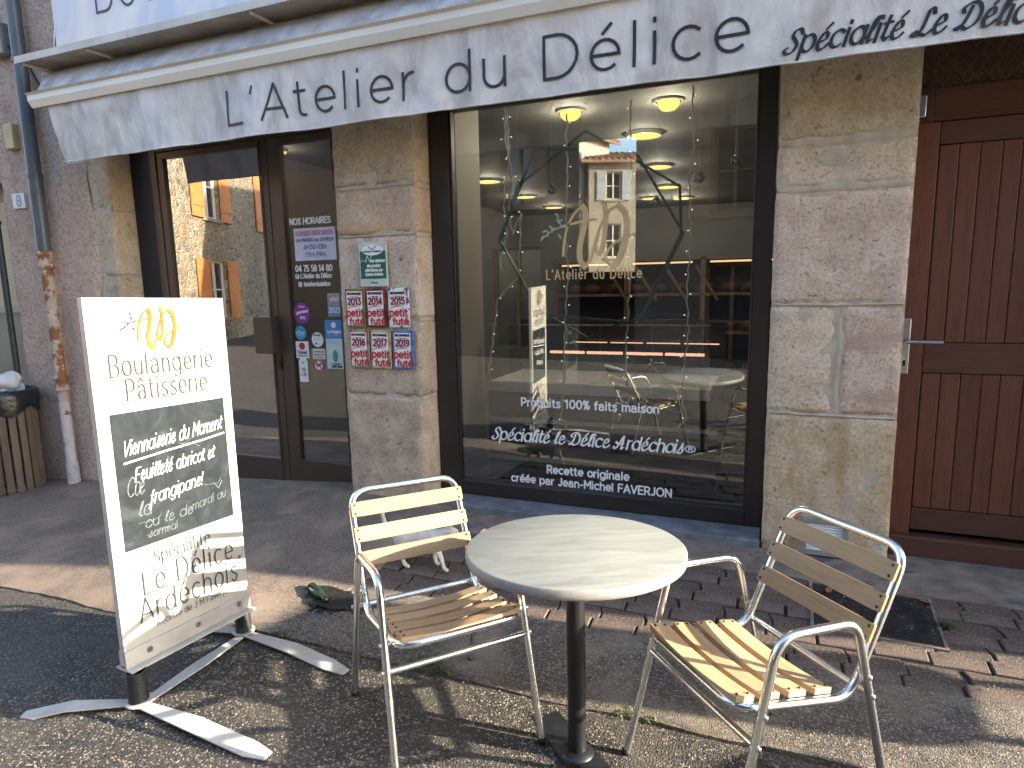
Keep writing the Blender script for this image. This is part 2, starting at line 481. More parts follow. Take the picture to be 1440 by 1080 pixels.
M_int_dark = mat('interior_dark', (.035,.03,.03), (.025,.022,.022), 4, .6)
M_int_floor = mat('interior_tiles', (.14,.12,.10), (.10,.085,.07), 4, .5)
M_ceiling = mat('interior_ceiling', (.17,.165,.15), (.14,.135,.125), 3, .8)
M_counter = mat('counter_front', (.045,.042,.045), (.035,.033,.035), 5, .35)
M_lightalu = mat('brushed_alu_trim', (.82,.83,.86), (.72,.73,.76), 20, .5)
M_lamp = m_emit('warm_lamp', (1.0, .62, .15), .55)
M_led = m_emit('pink_white_led', (1.0, .50, .36), .42)
M_ledwhite = m_emit('white_led', (.85, .92, 1.0), .8)
M_ledtiny = m_emit('warm_white_bulb', (1.0, .9, .75), .35)
M_wire = mat('white_wire', (.88,.86,.82), (.8,.78,.74), 20, .5)
M_greenmetal = mat('dark_green_wire', (.035,.11,.07), (.025,.08,.05), 10, .5)
M_bauble = mat('silver_bauble', (.75,.72,.7), (.6,.58,.55), 8, .12, metal=1)
M_bread = mat('crusty_bread', (.20,.115,.055), (.12,.06,.025), 14, .7, bump=.4, bscale=30)
M_shelfwood = m_wood('shelf_wood', (.35,.23,.13), (.22,.13,.07), 'x', 1, .6, .3)
M_cat = mat('white_fur', (.62,.58,.54), (.52,.48,.44), 30, .9, bump=.6, bscale=140, bdist=.006)
M_iron = mat('dark_cast_iron', (.055,.048,.046), (.03,.027,.026), 12, .6, metal=.5, bump=.3, bscale=60)
M_leaf = mat('weed_leaf', (.07,.10,.022), (.04,.06,.015), 30, .6, tint=.2)
M_dryleaf = mat('dry_leaf', (.25,.13,.05), (.14,.07,.03), 30, .8)
M_bottle = mat('dark_green_glass', (.02,.04,.025), (.012,.025,.015), 8, .12)
M_dirt = mat('broken_dirt', (.06,.048,.034), (.02,.017,.013), 22, .95, bump=.9, bscale=45, bdist=.02)
M_yellowpaint = mat('worn_yellow_paint', (.5,.33,.06), (.22,.16,.07), 40, .8)

# ------------------------------------------------------------------ stroke lettering
def A_(cx, cy, rx, ry, a0, a1, n=None):
    n = n or max(3, int(abs(a1-a0)/18))
    return [(cx+rx*math.cos(math.radians(a0+(a1-a0)*i/n)), cy+ry*math.sin(math.radians(a0+(a1-a0)*i/n))) for i in range(n+1)]
def SP(pts, n=6):
    out = []; P = [pts[0]]+list(pts)+[pts[-1]]
    for i in range(1, len(P)-2):
        p0, p1, p2, p3 = P[i-1], P[i], P[i+1], P[i+2]
        for k in range(n):
            t = k/n
            out.append(tuple(.5*((2*p1[j])+(-p0[j]+p2[j])*t+(2*p0[j]-5*p1[j]+4*p2[j]-p3[j])*t*t+(-p0[j]+3*p1[j]-3*p2[j]+p3[j])*t**3) for j in (0, 1)))
    out.append(tuple(pts[-1])); return out
GL = {}
O_ = A_(.33, .35, .31, .35, 90, 450)
GL['a'] = (.66, [A_(.28, .46, .25, .24, 155, 0)+[(.53, 0)], [(.53, .40), (.28, .40)]+A_(.22, .2, .2, .2, 90, 270)+SP([(.28, 0), (.45, .06), (.53, .18)])])
GL['@'] = (.7, [O_, [(.64, .7), (.64, 0)]])      # single-storey a
GL['b'] = (.7, [[(.03, 1), (.03, 0)], O_])
GL['c'] = (.6, [A_(.33, .35, .31, .35, 48, 312)])
GL['d'] = (.72, [O_, [(.64, 1), (.64, 0)]])
GL['e'] = (.66, [[(.03, .36), (.63, .36)]+A_(.33, .36, .30, .34, 0, 312)])
GL['f'] = (.4, [[(.14, 0), (.14, .8)]+A_(.32, .8, .18, .19, 180, 90), [(0, .66), (.34, .66)]])
GL['g'] = (.72, [O_, [(.64, .7), (.64, .0)]+A_(.34, -.03, .30, .25, 0, -145)])
GL['h'] = (.64, [[(.04, 1), (.04, 0)], [(.04, .35)]+A_(.3, .4, .26, .3, 175, 0)+[(.56, 0)]])
GL['i'] = (.18, [[(.06, .7), (.06, 0)], [(.06, .93), (.06, 1.0)]])
GL['j'] = (.2, [[(.1, .7), (.1, -.1)]+A_(-.04, -.1, .14, .14, 0, -90), [(.1, .93), (.1, 1.0)]])
GL['k'] = (.56, [[(.04, 1), (.04, 0)], [(.5, .7), (.06, .27)], [(.2, .42), (.52, 0)]])
GL['l'] = (.18, [[(.06, 1), (.06, 0)]])
GL['m'] = (1.0, [[(.04, .7), (.04, 0)], [(.04, .35)]+A_(.26, .43, .22, .27, 175, 0)+[(.48, 0)], [(.48, .35)]+A_(.7, .43, .22, .27, 175, 0)+[(.92, 0)]])
GL['n'] = (.64, [[(.04, .7), (.04, 0)], [(.04, .35)]+A_(.3, .4, .26, .3, 175, 0)+[(.56, 0)]])
GL['o'] = (.66, [O_])
GL['p'] = (.7, [[(.03, .7), (.03, -.3)], O_])
GL['q'] = (.7, [O_, [(.64, .7), (.64, -.3)]])
GL['r'] = (.38, [[(.04, .7), (.04, 0)], [(.04, .32)]+A_(.3, .36, .26, .33, 170, 85)])
GL['s'] = (.52, [SP([(.44, .6), (.25, .7), (.07, .58), (.12, .42), (.35, .32), (.46, .18), (.36, .03), (.18, 0), (.02, .1)])])
GL['t'] = (.4, [[(.14, .92), (.14, .16)]+A_(.3, .17, .16, .17, 180, 285), [(0, .68), (.34, .68)]])
GL['u'] = (.64, [[(.04, .7), (.04, .3)]+A_(.3, .3, .26, .3, 180, 355)+[(.56, .35)], [(.56, .7), (.56, 0)]])
GL['v'] = (.56, [[(0, .7), (.27, 0), (.54, .7)]])
GL['w'] = (.86, [[(0, .7), (.2, 0), (.42, .66), (.64, 0), (.84, .7)]])
GL['x'] = (.52, [[(0, .7), (.5, 0)], [(.5, .7), (0, 0)]])
GL['y'] = (.56, [[(0, .7), (.28, .02)], [(.56, .7), (.22, -.18), (.05, -.28)]])
GL['z'] = (.5, [[(0, .7), (.48, .7), (0, 0), (.5, 0)]])
GL['A'] = (.82, [[(0, 0), (.4, 1), (.8, 0)], [(.13, .3), (.67, .3)]])
GL['B'] = (.72, [[(.05, 0), (.05, 1), (.38, 1)]+A_(.38, .76, .24, .24, 90, -90)+[(.05, .52)], [(.38, .52)]+A_(.4, .26, .27, .26, 90, -90)+[(.05, 0)]])
GL['C'] = (.86, [A_(.5, .5, .46, .5, 45, 315)])
GL['D'] = (.86, [[(.05, 0), (.05, 1), (.35, 1)]+A_(.35, .5, .46, .5, 90, -90)+[(.05, 0)]])
GL['E'] = (.66, [[(.62, 1), (.05, 1), (.05, 0), (.63, 0)], [(.05, .52), (.55, .52)]])
GL['F'] = (.62, [[(.6, 1), (.05, 1), (.05, 0)], [(.05, .5), (.52, .5)]])
GL['G'] = (.9, [A_(.5, .5, .46, .5, 48, 360)+[(.6, .5)]])
GL['H'] = (.8, [[(.05, 0), (.05, 1)], [(.72, 0), (.72, 1)], [(.05, .52), (.72, .52)]])
GL['I'] = (.18, [[(.07, 0), (.07, 1)]])
GL['J'] = (.52, [[(.42, 1), (.42, .26)]+A_(.22, .26, .2, .26, 0, -150)])
GL['L'] = (.6, [[(.05, 1), (.05, 0), (.58, 0)]])
GL['M'] = (.94, [[(.05, 0), (.05, 1), (.46, .35), (.87, 1), (.87, 0)]])
GL['N'] = (.82, [[(.05, 0), (.05, 1), (.74, 0), (.74, 1)]])
GL['O'] = (.96, [A_(.47, .5, .44, .5, 90, 450)])
GL['P'] = (.7, [[(.05, 0), (.05, 1), (.36, 1)]+A_(.36, .71, .29, .29, 90, -90)+[(.05, .42)]])
GL['R'] = (.72, [[(.05, 0), (.05, 1), (.36, 1)]+A_(.36, .72, .28, .28, 90, -90)+[(.05, .44)], [(.38, .44), (.66, 0)]])
GL['S'] = (.64, [SP([(.56, .86), (.34, 1), (.1, .86), (.12, .62), (.4, .48), (.58, .3), (.5, .08), (.26, 0), (.03, .14)])])
GL['T'] = (.68, [[(0, 1), (.66, 1)], [(.33, 1), (.33, 0)]])
GL['U'] = (.8, [[(.05, 1), (.05, .36)]+A_(.39, .36, .34, .36, 180, 360)+[(.73, 1)]])
GL['V'] = (.76, [[(0, 1), (.37, 0), (.74, 1)]])
GL['0'] = (.72, [A_(.34, .5, .31, .5, 90, 450)])
GL['1'] = (.42, [[(.02, .82), (.24, 1), (.24, 0)]])
GL['2'] = (.62, [A_(.29, .7, .26, .3, 155, -20)+[(.02, 0), (.6, 0)]])
GL['3'] = (.62, [[(.04, 1), (.52, 1), (.24, .6)]+A_(.26, .3, .28, .3, 90, -140)])
GL['4'] = (.66, [[(.48, 0), (.48, 1), (.02, .26), (.62, .26)]])
GL['5'] = (.62, [[(.52, 1), (.1, 1), (.07, .58)]+A_(.28, .31, .27, .31, 110, -140)])
GL['6'] = (.64, [SP([(.5, .97), (.25, .88), (.07, .6), (.05, .3)])+A_(.3, .3, .26, .3, 180, 540)])
GL['7'] = (.58, [[(.02, 1), (.54, 1), (.18, 0)]])
GL['8'] = (.62, [A_(.3, .74, .22, .25, 90, 450), A_(.3, .26, .27, .26, 90, 450)])
GL['9'] = (.64, [A_(.3, .7, .26, .3, 0, 360)+SP([(.56, .7), (.54, .4), (.36, .12), (.12, .02)])])
GL['%'] = (.8, [A_(.17, .78, .15, .2, 90, 450), A_(.6, .22, .15, .2, 90, 450), [(.62, 1), (.14, 0)]])
GL["'"] = (.2, [[(.12, 1.02), (.06, .82)]])
GL['.'] = (.16, [[(.05, 0), (.05, .06)]])
GL[':'] = (.16, [[(.05, 0), (.05, .07)], [(.05, .6), (.05, .67)]])
GL['!'] = (.16, [[(.06, 1), (.05, .3)], [(.05, 0), (.05, .07)]])
GL['-'] = (.4, [[(.04, .36), (.34, .36)]])
GL['/'] = (.4, [[(0, -.1), (.36, 1.05)]])
GL['€'] = (.72, [A_(.42, .5, .33, .5, 50, 310), [(0, .58), (.5, .58)], [(0, .42), (.48, .42)]])
GL['®'] = (.62, [A_(.28, .72, .26, .28, 90, 450, 16), [(.2, .58), (.2, .86), (.3, .86)]+A_(.3, .79, .07, .07, 90, -90)+[(.2, .72)], [(.3, .72), (.38, .58)]])
GL[' '] = (.34, [])
# swash capitals for the brush script
GS = dict(GL)
GS['a'] = GL['@']
GS['S'] = (.66, [SP([(.62, .82), (.48, 1), (.24, .96), (.16, .76), (.34, .56), (.5, .34), (.36, .06), (.1, .0), (-.06, .14), (.06, .26)])])
GS['L'] = (.74, [SP([(.64, .84), (.54, 1.02), (.38, .96), (.36, .62), (.30, .24), (.14, .02), (-.06, .04), (.04, .17), (.28, .06), (.56, .0), (.76, .16)])])
GS['D'] = (.92, [SP([(.34, .86), (.26, .4), (.1, .06), (-.06, .06), (.1, .14), (.4, .0), (.74, .2), (.82, .6), (.6, .96), (.26, 1.02), (.0, .84), (.04, .68)])])
GS['A'] = (.95, [SP([(-.06, .1), (.06, .0), (.26, .2), (.52, .9), (.62, 1.0)]), [(.62, 1.0), (.6, .0), (.78, .1)], SP([(.05, .5), (.3, .36), (.7, .42)])])
GS['s'] = (.5, [SP([(.0, .05), (.2, .4), (.3, .72), (.34, .5), (.42, .2), (.3, .0), (.08, .06)])])
GS['l'] = (.3, [SP([(.0, .2), (.2, .6), (.3, .98), (.16, .9), (.1, .4), (.12, .05), (.28, .1)])])
GS['t'] = (.36, [[(.16, .95), (.1, .15), (.24, .02), (.36, .12)], [(0, .68), (.34, .72)]])
GS['f'] = (.4, [SP([(.36, .9), (.26, 1.0), (.14, .7), (.08, .1), (.0, -.3), (-.1, -.2), (.1, .1), (.34, .3)]), [(0, .62), (.34, .66)]])
GS['e'] = (.56, [SP([(.04, .3), (.4, .44), (.36, .66), (.18, .66), (.04, .3), (.16, .02), (.4, .04), (.56, .2)])])
GS['o'] = (.6, [O_])
ACC = {'é': ('e', [[(.28, .84), (.46, 1.04)]]), 'è': ('e', [[(.2, 1.04), (.4, .84)]]), 'ê': ('e', [[(.14, .84), (.32, 1.0), (.5, .84)]]),
       'â': ('a', [[(.1, .84), (.28, 1.02), (.46, .84)]]), 'É': ('E', [[(.28, 1.1), (.44, 1.26)]]), 'î': ('l', [])}

def layout(text, table=GL, gap=.16):
    x = 0; out = []
    for ch in text:
        extra = []
        if ch in ACC: ch, extra = ACC[ch]
        adv, st = table.get(ch, GL.get(ch, (.5, [])))
        for s_ in list(st)+extra: out.append([(x+p[0], p[1]) for p in s_])
        x += adv+gap
    return out, x-gap

RIB = [0]
def ribbon(mb, pts, w, fn, pen=None):
    """flat ribbons along 2D pts, split at sharp corners, each a hair above the last"""
    P = [pts[0]]
    for p in pts[1:]:
        if math.hypot(p[0]-P[-1][0], p[1]-P[-1][1]) > w*.02: P.append(p)
    Q = [P[0]]
    for a_, b_ in zip(P, P[1:]):
        n_ = max(1, int(math.hypot(b_[0]-a_[0], b_[1]-a_[1])/(w*2.2))) if w > .012 and not pen else 1
        for k_ in range(1, n_+1): Q.append((a_[0]+(b_[0]-a_[0])*k_/n_, a_[1]+(b_[1]-a_[1])*k_/n_))
    P = Q
    segs = []; cur = [P[0]]
    for i in range(1, len(P)):
        cur.append(P[i])
        if i < len(P)-1:
            a = math.atan2(P[i][1]-P[i-1][1], P[i][0]-P[i-1][0]); b = math.atan2(P[i+1][1]-P[i][1], P[i+1][0]-P[i][0])
            if abs((b-a+PI) % (2*PI)-PI) > .75: segs.append(cur); cur = [P[i]]
    segs.append(cur)
    for s_ in segs:
        RIB[0] = (RIB[0]+1) % 7; k = .00016*RIB[0]; e = 1e-3
        def fn2(u, v):
            o = Vector(fn(u, v)); n = (Vector(fn(u+e, v))-o).cross(Vector(fn(u, v+e))-o)
            return tuple(o+n.normalized()*k) if n.length > 1e-12 else tuple(o)
        ribbon1(mb, s_, w, fn2, pen)
def ribbon1(mb, pts, w, fn, pen=None):
    P = [pts[0]]
    for p in pts[1:]:
        if math.hypot(p[0]-P[-1][0], p[1]-P[-1][1]) > w*.02: P.append(p)
    if len(P) < 2: P = [pts[0], (pts[0][0], pts[0][1]+w)]
    n = len(P); closed = math.hypot(P[0][0]-P[-1][0], P[0][1]-P[-1][1]) < w*.3 and n > 6
    L = []; R = []
    for i in range(n):
        a = P[i-1] if i > 0 else (P[-2] if closed else P[0]); b = P[i+1] if i < n-1 else (P[1] if closed else P[-1])
        d1 = (P[i][0]-a[0], P[i][1]-a[1]); d2 = (b[0]-P[i][0], b[1]-P[i][1])
        l1 = math.hypot(*d1); l2 = math.hypot(*d2)
        d1 = (d1[0]/l1, d1[1]/l1) if l1 > 1e-9 else None; d2 = (d2[0]/l2, d2[1]/l2) if l2 > 1e-9 else None
        if d1 is None: d1 = d2
        if d2 is None: d2 = d1
        t = (d1[0]+d2[0], d1[1]+d2[1]); tl = math.hypot(*t)
        if tl < .3: t = d2; tl = 1
        t = (t[0]/tl, t[1]/tl); nx, ny = -t[1], t[0]
        mit = 1/max(.5, abs(nx*-d1[1]+ny*d1[0]))
        ww = w
        if pen: ww = w*(pen[1]+(1-pen[1])*abs(math.sin(math.atan2(t[1], t[0])-pen[0])))
        k = ww/2*mit
        q = P[i]
        if not closed:
            if i == 0: q = (q[0]-t[0]*w*.35, q[1]-t[1]*w*.35)
            if i == n-1: q = (q[0]+t[0]*w*.35, q[1]+t[1]*w*.35)
        L.append((q[0]+nx*k, q[1]+ny*k)); R.append((q[0]-nx*k, q[1]-ny*k))
    v = [fn(*p) for p in L]+[fn(*p) for p in R]
    mb.add(v, [(i, i+1, n+i+1, n+i) for i in range(n-1)])

def text_mb(text, u0, u1, v0, cap, w, fn, table=GL, gap=.16, slant=0, pen=None, mb=None, rise=0):
    """text spans u0..u1, baseline v0, cap height; all in metres of the surface"""
    mb = mb or MB()
    st, W_ = layout(text, table, gap)
    sx = (u1-u0)/W_
    for s_ in st:
        pts = []
        for (x, y) in s_:
            pts.append((u0+x*sx+slant*y*cap, v0+y*cap+rise*(x*sx)))
        ribbon(mb, pts, w, fn, pen)
    return mb

# the gold monogram in unit coordinates (0..1 wide, 0..1 high)
def mono(mb, u0, v0, w, h, fn, thick):
    def c(x, y): return ((x-310)/385.0, (455-y)/375.0)
    Lst = [([(320,380),(326,300),(345,205),(385,125),(425,92)], .42), ([(425,92),(440,120),(436,200),(412,320),(412,410),(438,452)], 1.0), ([(438,452),(465,410),(488,330),(497,285)], .5),
           ([(535,80),(545,130),(545,220),(532,330),(512,380)], .8), ([(512,380),(494,350),(500,280),(530,185),(575,115),(610,102)], .42),
           ([(610,102),(642,140),(655,220),(645,310),(612,420),(580,450)], 1.0), ([(580,450),(550,425),(552,375),(590,320),(640,290),(695,270)], .42), ([(310,205),(380,188),(440,176),(495,172)], .4)]
    for pts, k in Lst:
        P = [(u0+c(*p)[0]*w, v0+c(*p)[1]*h) for p in SP(pts, 6)]
        ribbon(mb, P, thick*k, fn)
    return mb
def leaves(mb, u0, v0, w, h, fn):
    def c(x, y): return (u0+(x-310)/385.0*w, v0+(455-y)/375.0*h)
    for (x, y, a, l) in ((190,270,58,46),(205,228,15,40),(222,248,75,40),(240,205,-60,34),(252,222,60,44),(275,215,20,40),(276,128,-50,34),(283,170,-70,36),(300,165,40,30),(292,265,-62,40),(300,200,30,30)):
        n = 10; pts = []
        for i in range(n):
            t = 2*PI*i/n; px = math.cos(t)*l/2; py = math.sin(t)*l*.16
            ca, sa = math.cos(math.radians(-a)), math.sin(math.radians(-a))
            pts.append(fn(*c(x+px*ca-py*sa, y+px*sa+py*ca)))
        mb.add(pts, [tuple(range(n))])
    ribbon(mb, [c(180, 285), c(225, 240), c(270, 218), c(310, 205)], .0025*w/.2, fn)
    ribbon(mb, [c(300, 200), c(290, 165), c(270, 118)], .0025*w/.2, fn)
    return mb

# =================================================================== GROUND
def sheet(name, x0, x1, yfn0, yfn1, dx, ny, off, mat, zfn=None, skirt=.03, kind='structure', rough=.0):
    """strip of ground between two y limits that vary with x"""
    mb = MB(); nx = max(1, int(round((x1-x0)/dx))); v = []; f = []
    for i in range(nx+1):
        x = x0+(x1-x0)*i/nx; a, b = yfn0(x), yfn1(x)
        for j in range(ny+1):
            y = a+(b-a)*j/ny
            z = (zfn(x, y) if zfn else G(x, y))+off+(nz(x*2.1, y*2.1, 0, 3)*rough if rough else 0)
            v.append((x, y, z))
    for i in range(nx):
        for j in range(ny):
            a = i*(ny+1)+j; f.append((a, a+ny+1, a+ny+2, a+1))
    nb = len(v)
    border = [i*(ny+1) for i in range(nx+1)]+[nx*(ny+1)+j for j in range(1, ny+1)]+[i*(ny+1)+ny for i in range(nx-1, -1, -1)]+[j for j in range(ny-1, 0, -1)]
    for k in border: v.append((v[k][0], v[k][1], v[k][2]-skirt))
    for k in range(len(border)):
        a = border[k]; b = border[(k+1) % len(border)]; f.append((a, nb+k, nb+(k+1) % len(border), b))
    mb.add(v, f, False)
    o = mb.build(name, mat)
    return tag(o, kind=kind)

# the one big sheet (fine near the camera, coarse far away)
def ground_sheet():
    xs = [-90, -60, -40, -28, -20, -15, -12, -10, -8.5]+[-8+.2*i for i in range(0, 66)]+[5.5, 6.5, 8, 11, 16, 25, 40, 70]
    ys = [-90, -60, -40, -28, -20, -14, -10, -8, -6.5]+[-5.8+.1*i for i in range(0, 62)]+[.6, 1, 2, 4, 8, 16, 40, 70]
    v = [(x, y, (G(x, y)+nz(x*.9, y*.9, 0, 3)*.006*(1 if -4 < y < 0 and -5 < x < 4 else 0)) - (.03 if y > -1.53 else 0)) for x in xs for y in ys]
    n = len(ys); f = [(i*n+j, (i+1)*n+j, (i+1)*n+j+1, i*n+j+1) for i in range(len(xs)-1) for j in range(n-1)]
    return tag(MB().add(v, f, True).build('ground', M_road), 'dark coarse asphalt road in front of the terrace', kind='structure')
ground_sheet()

def edge_gut(x): return -1.555+.012*nz(x*3, 0, 0, 3, 2)+.02*math.sin(x*1.3)
tag(sheet('pavement_strip', -2.75, 6.0, edge_gut, lambda x: -1.06, .04, 10, .004, M_strip, rough=.008), 'worn brown asphalt strip between the paving and the road')

def lerp_tab(tab, x):
    if x <= tab[0][0]: return tab[0][1]
    for (a, ya), (b, yb) in zip(tab, tab[1:]):
        if x <= b: return ya+(yb-ya)*(x-a)/(b-a)
    return tab[-1][1]
AP = [(-7.5,-1.63),(-3.96,-1.60),(-3.44,-1.62),(-3.0,-1.67),(-2.6,-1.62),(-2.3,-1.56),(-2.12,-1.49),(-2.03,-1.36),(-1.97,-1.22),(-1.93,-1.02)]
def apz(x, y):
    t = max(0, min(1, (y-lerp_tab(AP, x))/.35)); s_ = max(0, min(1, (-1.93-x)/.25))
    return G(x, y)+.016*t*s_+.002
tag(sheet('asphalt_apron', -7.5, -1.93, lambda x: lerp_tab(AP, x)+.010*nz(x*9, 1, 0, 3), lambda x: .3, .04, 40, .006, M_apron, apz, rough=.006), 'reddish brown asphalt apron sloping down from the glass door')

# interlocking pavers
pav = tag(sheet('paving', -2.0, 4.2, lambda x: -1.07, lambda x: -.29, .2, 4, -.012, M_bed), 'dark dirt bed of the interlocking paving', kind='structure')
def paver_mesh(seed):
    rnd = random.Random(seed)
    L, H = .205, .187; g = .0048; k = .015
    top = [(-L/2+g, H/2-g), (-L/6, H/2-g+ .0), (L/6, H/2-g), (L/2-g, H/2-g)]
    right = [(L/2-g+k, H/4), (L/2-g+k, -0.0), (L/2-g-k, -.01), (L/2-g-k, -H/2+g)]
    bot = [(0, -H/2+g), (-L/2+g-k+.002, -H/2+g)]
    left = [(-L/2+g-k, -.01), (-L/2+g+k, 0.0), (-L/2+g+k, H/4)]
    poly = [(x+rnd.uniform(-.0022, .0022), y+rnd.uniform(-.0022, .0022)) for x, y in top+right+bot+left]
    n = len(poly); c = (0, 0)
    v = []
    for sc, z in ((1, -.03), (1, -.004), (.955, .0)):
        for x, y in poly: v.append((x*sc, y*sc, z+(rnd.uniform(-.0012, .0012) if z == 0 else 0)))
    f = [tuple(range(2*n, 3*n))]
    for r in range(2):
        for i in range(n):
            a = r*n+i; b = r*n+(i+1) % n; f.append((a, b, b+n, a+n))
    mb = MB().add(v, f); return mb
pmeshes = []
for s_ in range(5):
    o = paver_mesh(s_).build('brick', M_paver); pmeshes.append(o.data)
    bpy.data.objects.remove(o)
MAT_PAVE = [M_paver]
cnt = 0
for r in range(4):
    y = -.403-.187*r
    for i in range(31):
        x = -1.93+.205*i+(.1025 if r % 2 else 0)+(.02 if r == 2 else 0)
        if x > 4.0: continue
        if .19 < x < .76 and -.76 < y < -.32:
            continue
        sxs = 1
        o = bpy.data.objects.new('brick', pmeshes[random.randrange(5)]); COL.objects.link(o)
        o.parent = pav
        o.location = (x, y, G(x, y)+random.uniform(-.004, .004)-(.007 if random.random() < .1 else 0))
        o.rotation_euler = (math.atan(.055)+random.uniform(-.014, .014), random.uniform(-.014, .014), random.uniform(-.018, .018))

for r in range(0, 3):
    y = -.403-.187*r
    xs_ = sorted(o.location.x for o in bpy.data.objects if o.parent is pav and abs(o.location.y-y) < .02)
    for a, b in zip(xs_, xs_[1:]):
        if b-a > .3:
            for lo_, hi_ in ((a+.1025, .232), (.718, b-.1025)):
                if hi_-lo_ > .03:
                    o = bpy.data.objects.new('brick', pmeshes[1]); COL.objects.link(o); o.parent = pav; xc = (lo_+hi_)/2
                    o.location = (xc, y, G(xc, y)); o.scale = ((hi_-lo_)/.205, 1, 1); o.rotation_euler = (math.atan(.055), 0, 0)
# concrete step strip along the facade, stone sills
tag(sheet('doorstep_strip', -1.95, 4.6, lambda x: -.31+.006*nz(x*5, 0), lambda x: .12, .05, 6, .0, M_concrete, lambda x, y: -.010+.055*min(y, 0)+.004*nz(x*3, y*6), skirt=.06), 'worn concrete strip along the foot of the facade')

# =================================================================== BUILDING
B = tag(empty('bakery_building', (-2, 0, 0)), 'bakery with stone pillars, pink rendered wall, glazed shopfront and red brown plank door', 'building')
def bpart(mb, name, mt, parent=B, **kw):
    if parent is B: rebase(mb, -2, 0, 0)
    return mb.build(name, mt, parent, **kw)

def stone(x0, x1, y0, y1, z0, z1, mt, seed, amp=.0045, cell=.03, ragged=.006):
    nx, ny, nz_ = [max(2, int(math.ceil(d/cell))) for d in (x1-x0, y1-y0, z1-z0)]
    mb = MB(); v = {}
    V = []; F = []
    def key(i, j, k):
        if (i, j, k) not in v:
            x = x0+(x1-x0)*i/nx; y = y0+(y1-y0)*j/ny; z = z0+(z1-z0)*k/nz_
            ex = (i in (0, nx)); ey = (j in (0, ny)); ez = (k in (0, nz_))
            n1 = nz(x*7, y*7, z*7, 5, seed)
            n2 = nz(x*16+9, y*16, z*16, 4, seed)
            dy = (n1*amp*2+n2*amp); dx = n2*ragged; dz = nz(x*14, y*9, 5+z*14, 4, seed)*ragged
            if j == 0:
                y += dy+(.006 if (ex or ez) else 0)+(.006 if ex and ez else 0)
            if ex: x += dx*(.35)+(.003 if i == 0 else -.003)*(1 if (ey or ez) else 0)+(n1*amp*.5 if not ey else 0)
            if ez: z += dz+(.002 if k == 0 else -.002)
            v[(i, j, k)] = len(V); V.append((x, y, z))
        return v[(i, j, k)]
    for k in range(nz_):
        for i in range(nx):
            F.append((key(i,0,k), key(i+1,0,k), key(i+1,0,k+1), key(i,0,k+1)))
        for j in range(ny):
            F.append((key(0,j+1,k), key(0,j,k), key(0,j,k+1), key(0,j+1,k+1)))
            F.append((key(nx,j,k), key(nx,j+1,k), key(nx,j+1,k+1), key(nx,j,k+1)))
    for i in range(nx):
        for j in range(ny):
            F.append((key(i,j,nz_), key(i+1,j,nz_), key(i+1,j+1,nz_), key(i,j+1,nz_)))
            F.append((key(i,j+1,0), key(i+1,j+1,0), key(i+1,j,0), key(i,j,0)))
    mb.add(V, F, True)
    return bpart(mb, 'stone', mt)
def mortar(x0, x1, y0, y1, z0, z1):
    mb = MB(); n = 14; nzv = max(4, int((z1-z0)/.05)); nxv = max(3, int((x1-x0)/.05)); V = []; F = []
    for i in range(nxv+1):
        for k in range(nzv+1):
            x = x0+(x1-x0)*i/nxv; z = z0+(z1-z0)*k/nzv
            V.append((x, y0+.004*nz(x*12, 3, z*12, 4), z))
    for i in range(nxv):
        for k in range(nzv):
            a = i*(nzv+1)+k; F.append((a, a+nzv+1, a+nzv+2, a+1))
    mb.add(V, F, True)
    mb.box(x0+.001, x1-.001, y0+.012, y1, z0, z1)
    return bpart(mb, 'mortar', M_mortar)

# right pillar
J = .007
sd_ = 1
for (x0, x1, z0, z1, mt) in ((-.012,.607,2.155,3.0,S_ochre),(-.014,.607,1.925,2.12,S_tan),(-.015,.606,1.34,1.90,S_pink),
        (-.015,.305,.768,1.33,S_grey),(.328,.606,.772,1.33,S_layer),(-.014,.608,-.03,.752,S_stain)):
    stone(x0+J/2, x1-J/2, 0, .3, z0, z1, mt, sd_); sd_ += 1
mortar(-.006, .600, .005, .3, -.03, 3.0)
# a pale smear of repair mortar over the joints of the right pillar
def smear(x0, x1, zc, h, seed, depth=-.003):
    mb = MB(); n = int((x1-x0)/.02)+1; V = []; F = []; K = 5
    for i in range(n+1):
        x = x0+(x1-x0)*i/n; e = math.sin(PI*i/n)**.25
        c = zc+.006*nz(x*6, seed, 0, 3)+.0; hh = h*(.55+.6*abs(nz(x*8, seed+4, 0, 3))+.25)*e
        for k in range(K+1):
            t = k/K*2-1
            V.append((x, depth+.007*abs(t)**3+.002*nz(x*20, k, seed), c+t*hh/2+.004*nz(x*25, k*3, seed)))
    for i in range(n):
        for k in range(K): a = i*(K+1)+k; F.append((a, a+K+1, a+K+2, a+1))
    return bpart(MB().add(V, F, True), 'mortar', M_mortar)
smear(-.005, .60, 2.14, .055, 1); smear(-.005, .60, 1.915, .05, 2); smear(.0, .6, 1.335, .016, 3); smear(.0, .6, .760, .016, 5)
smear(.17, .31, 2.06, .10, 7, -.005)
mb = MB(); V = []; F = []
for i in range(30):
    z = .775+i*.019; c = .317+.012*nz(z*5, 9, 0, 3)+(.02 if z > 1.28 else 0); w = .012+.012*abs(nz(z*7, 3, 1, 3))
    for k in range(4): V.append((c+(k/3*2-1)*w, -.001+.004*abs(k/3*2-1), z))
for i in range(29):
    for k in range(3): a = i*4+k; F.append((a, a+1, a+5, a+4))
bpart(mb.add(V, F, True), 'mortar', M_mortar)
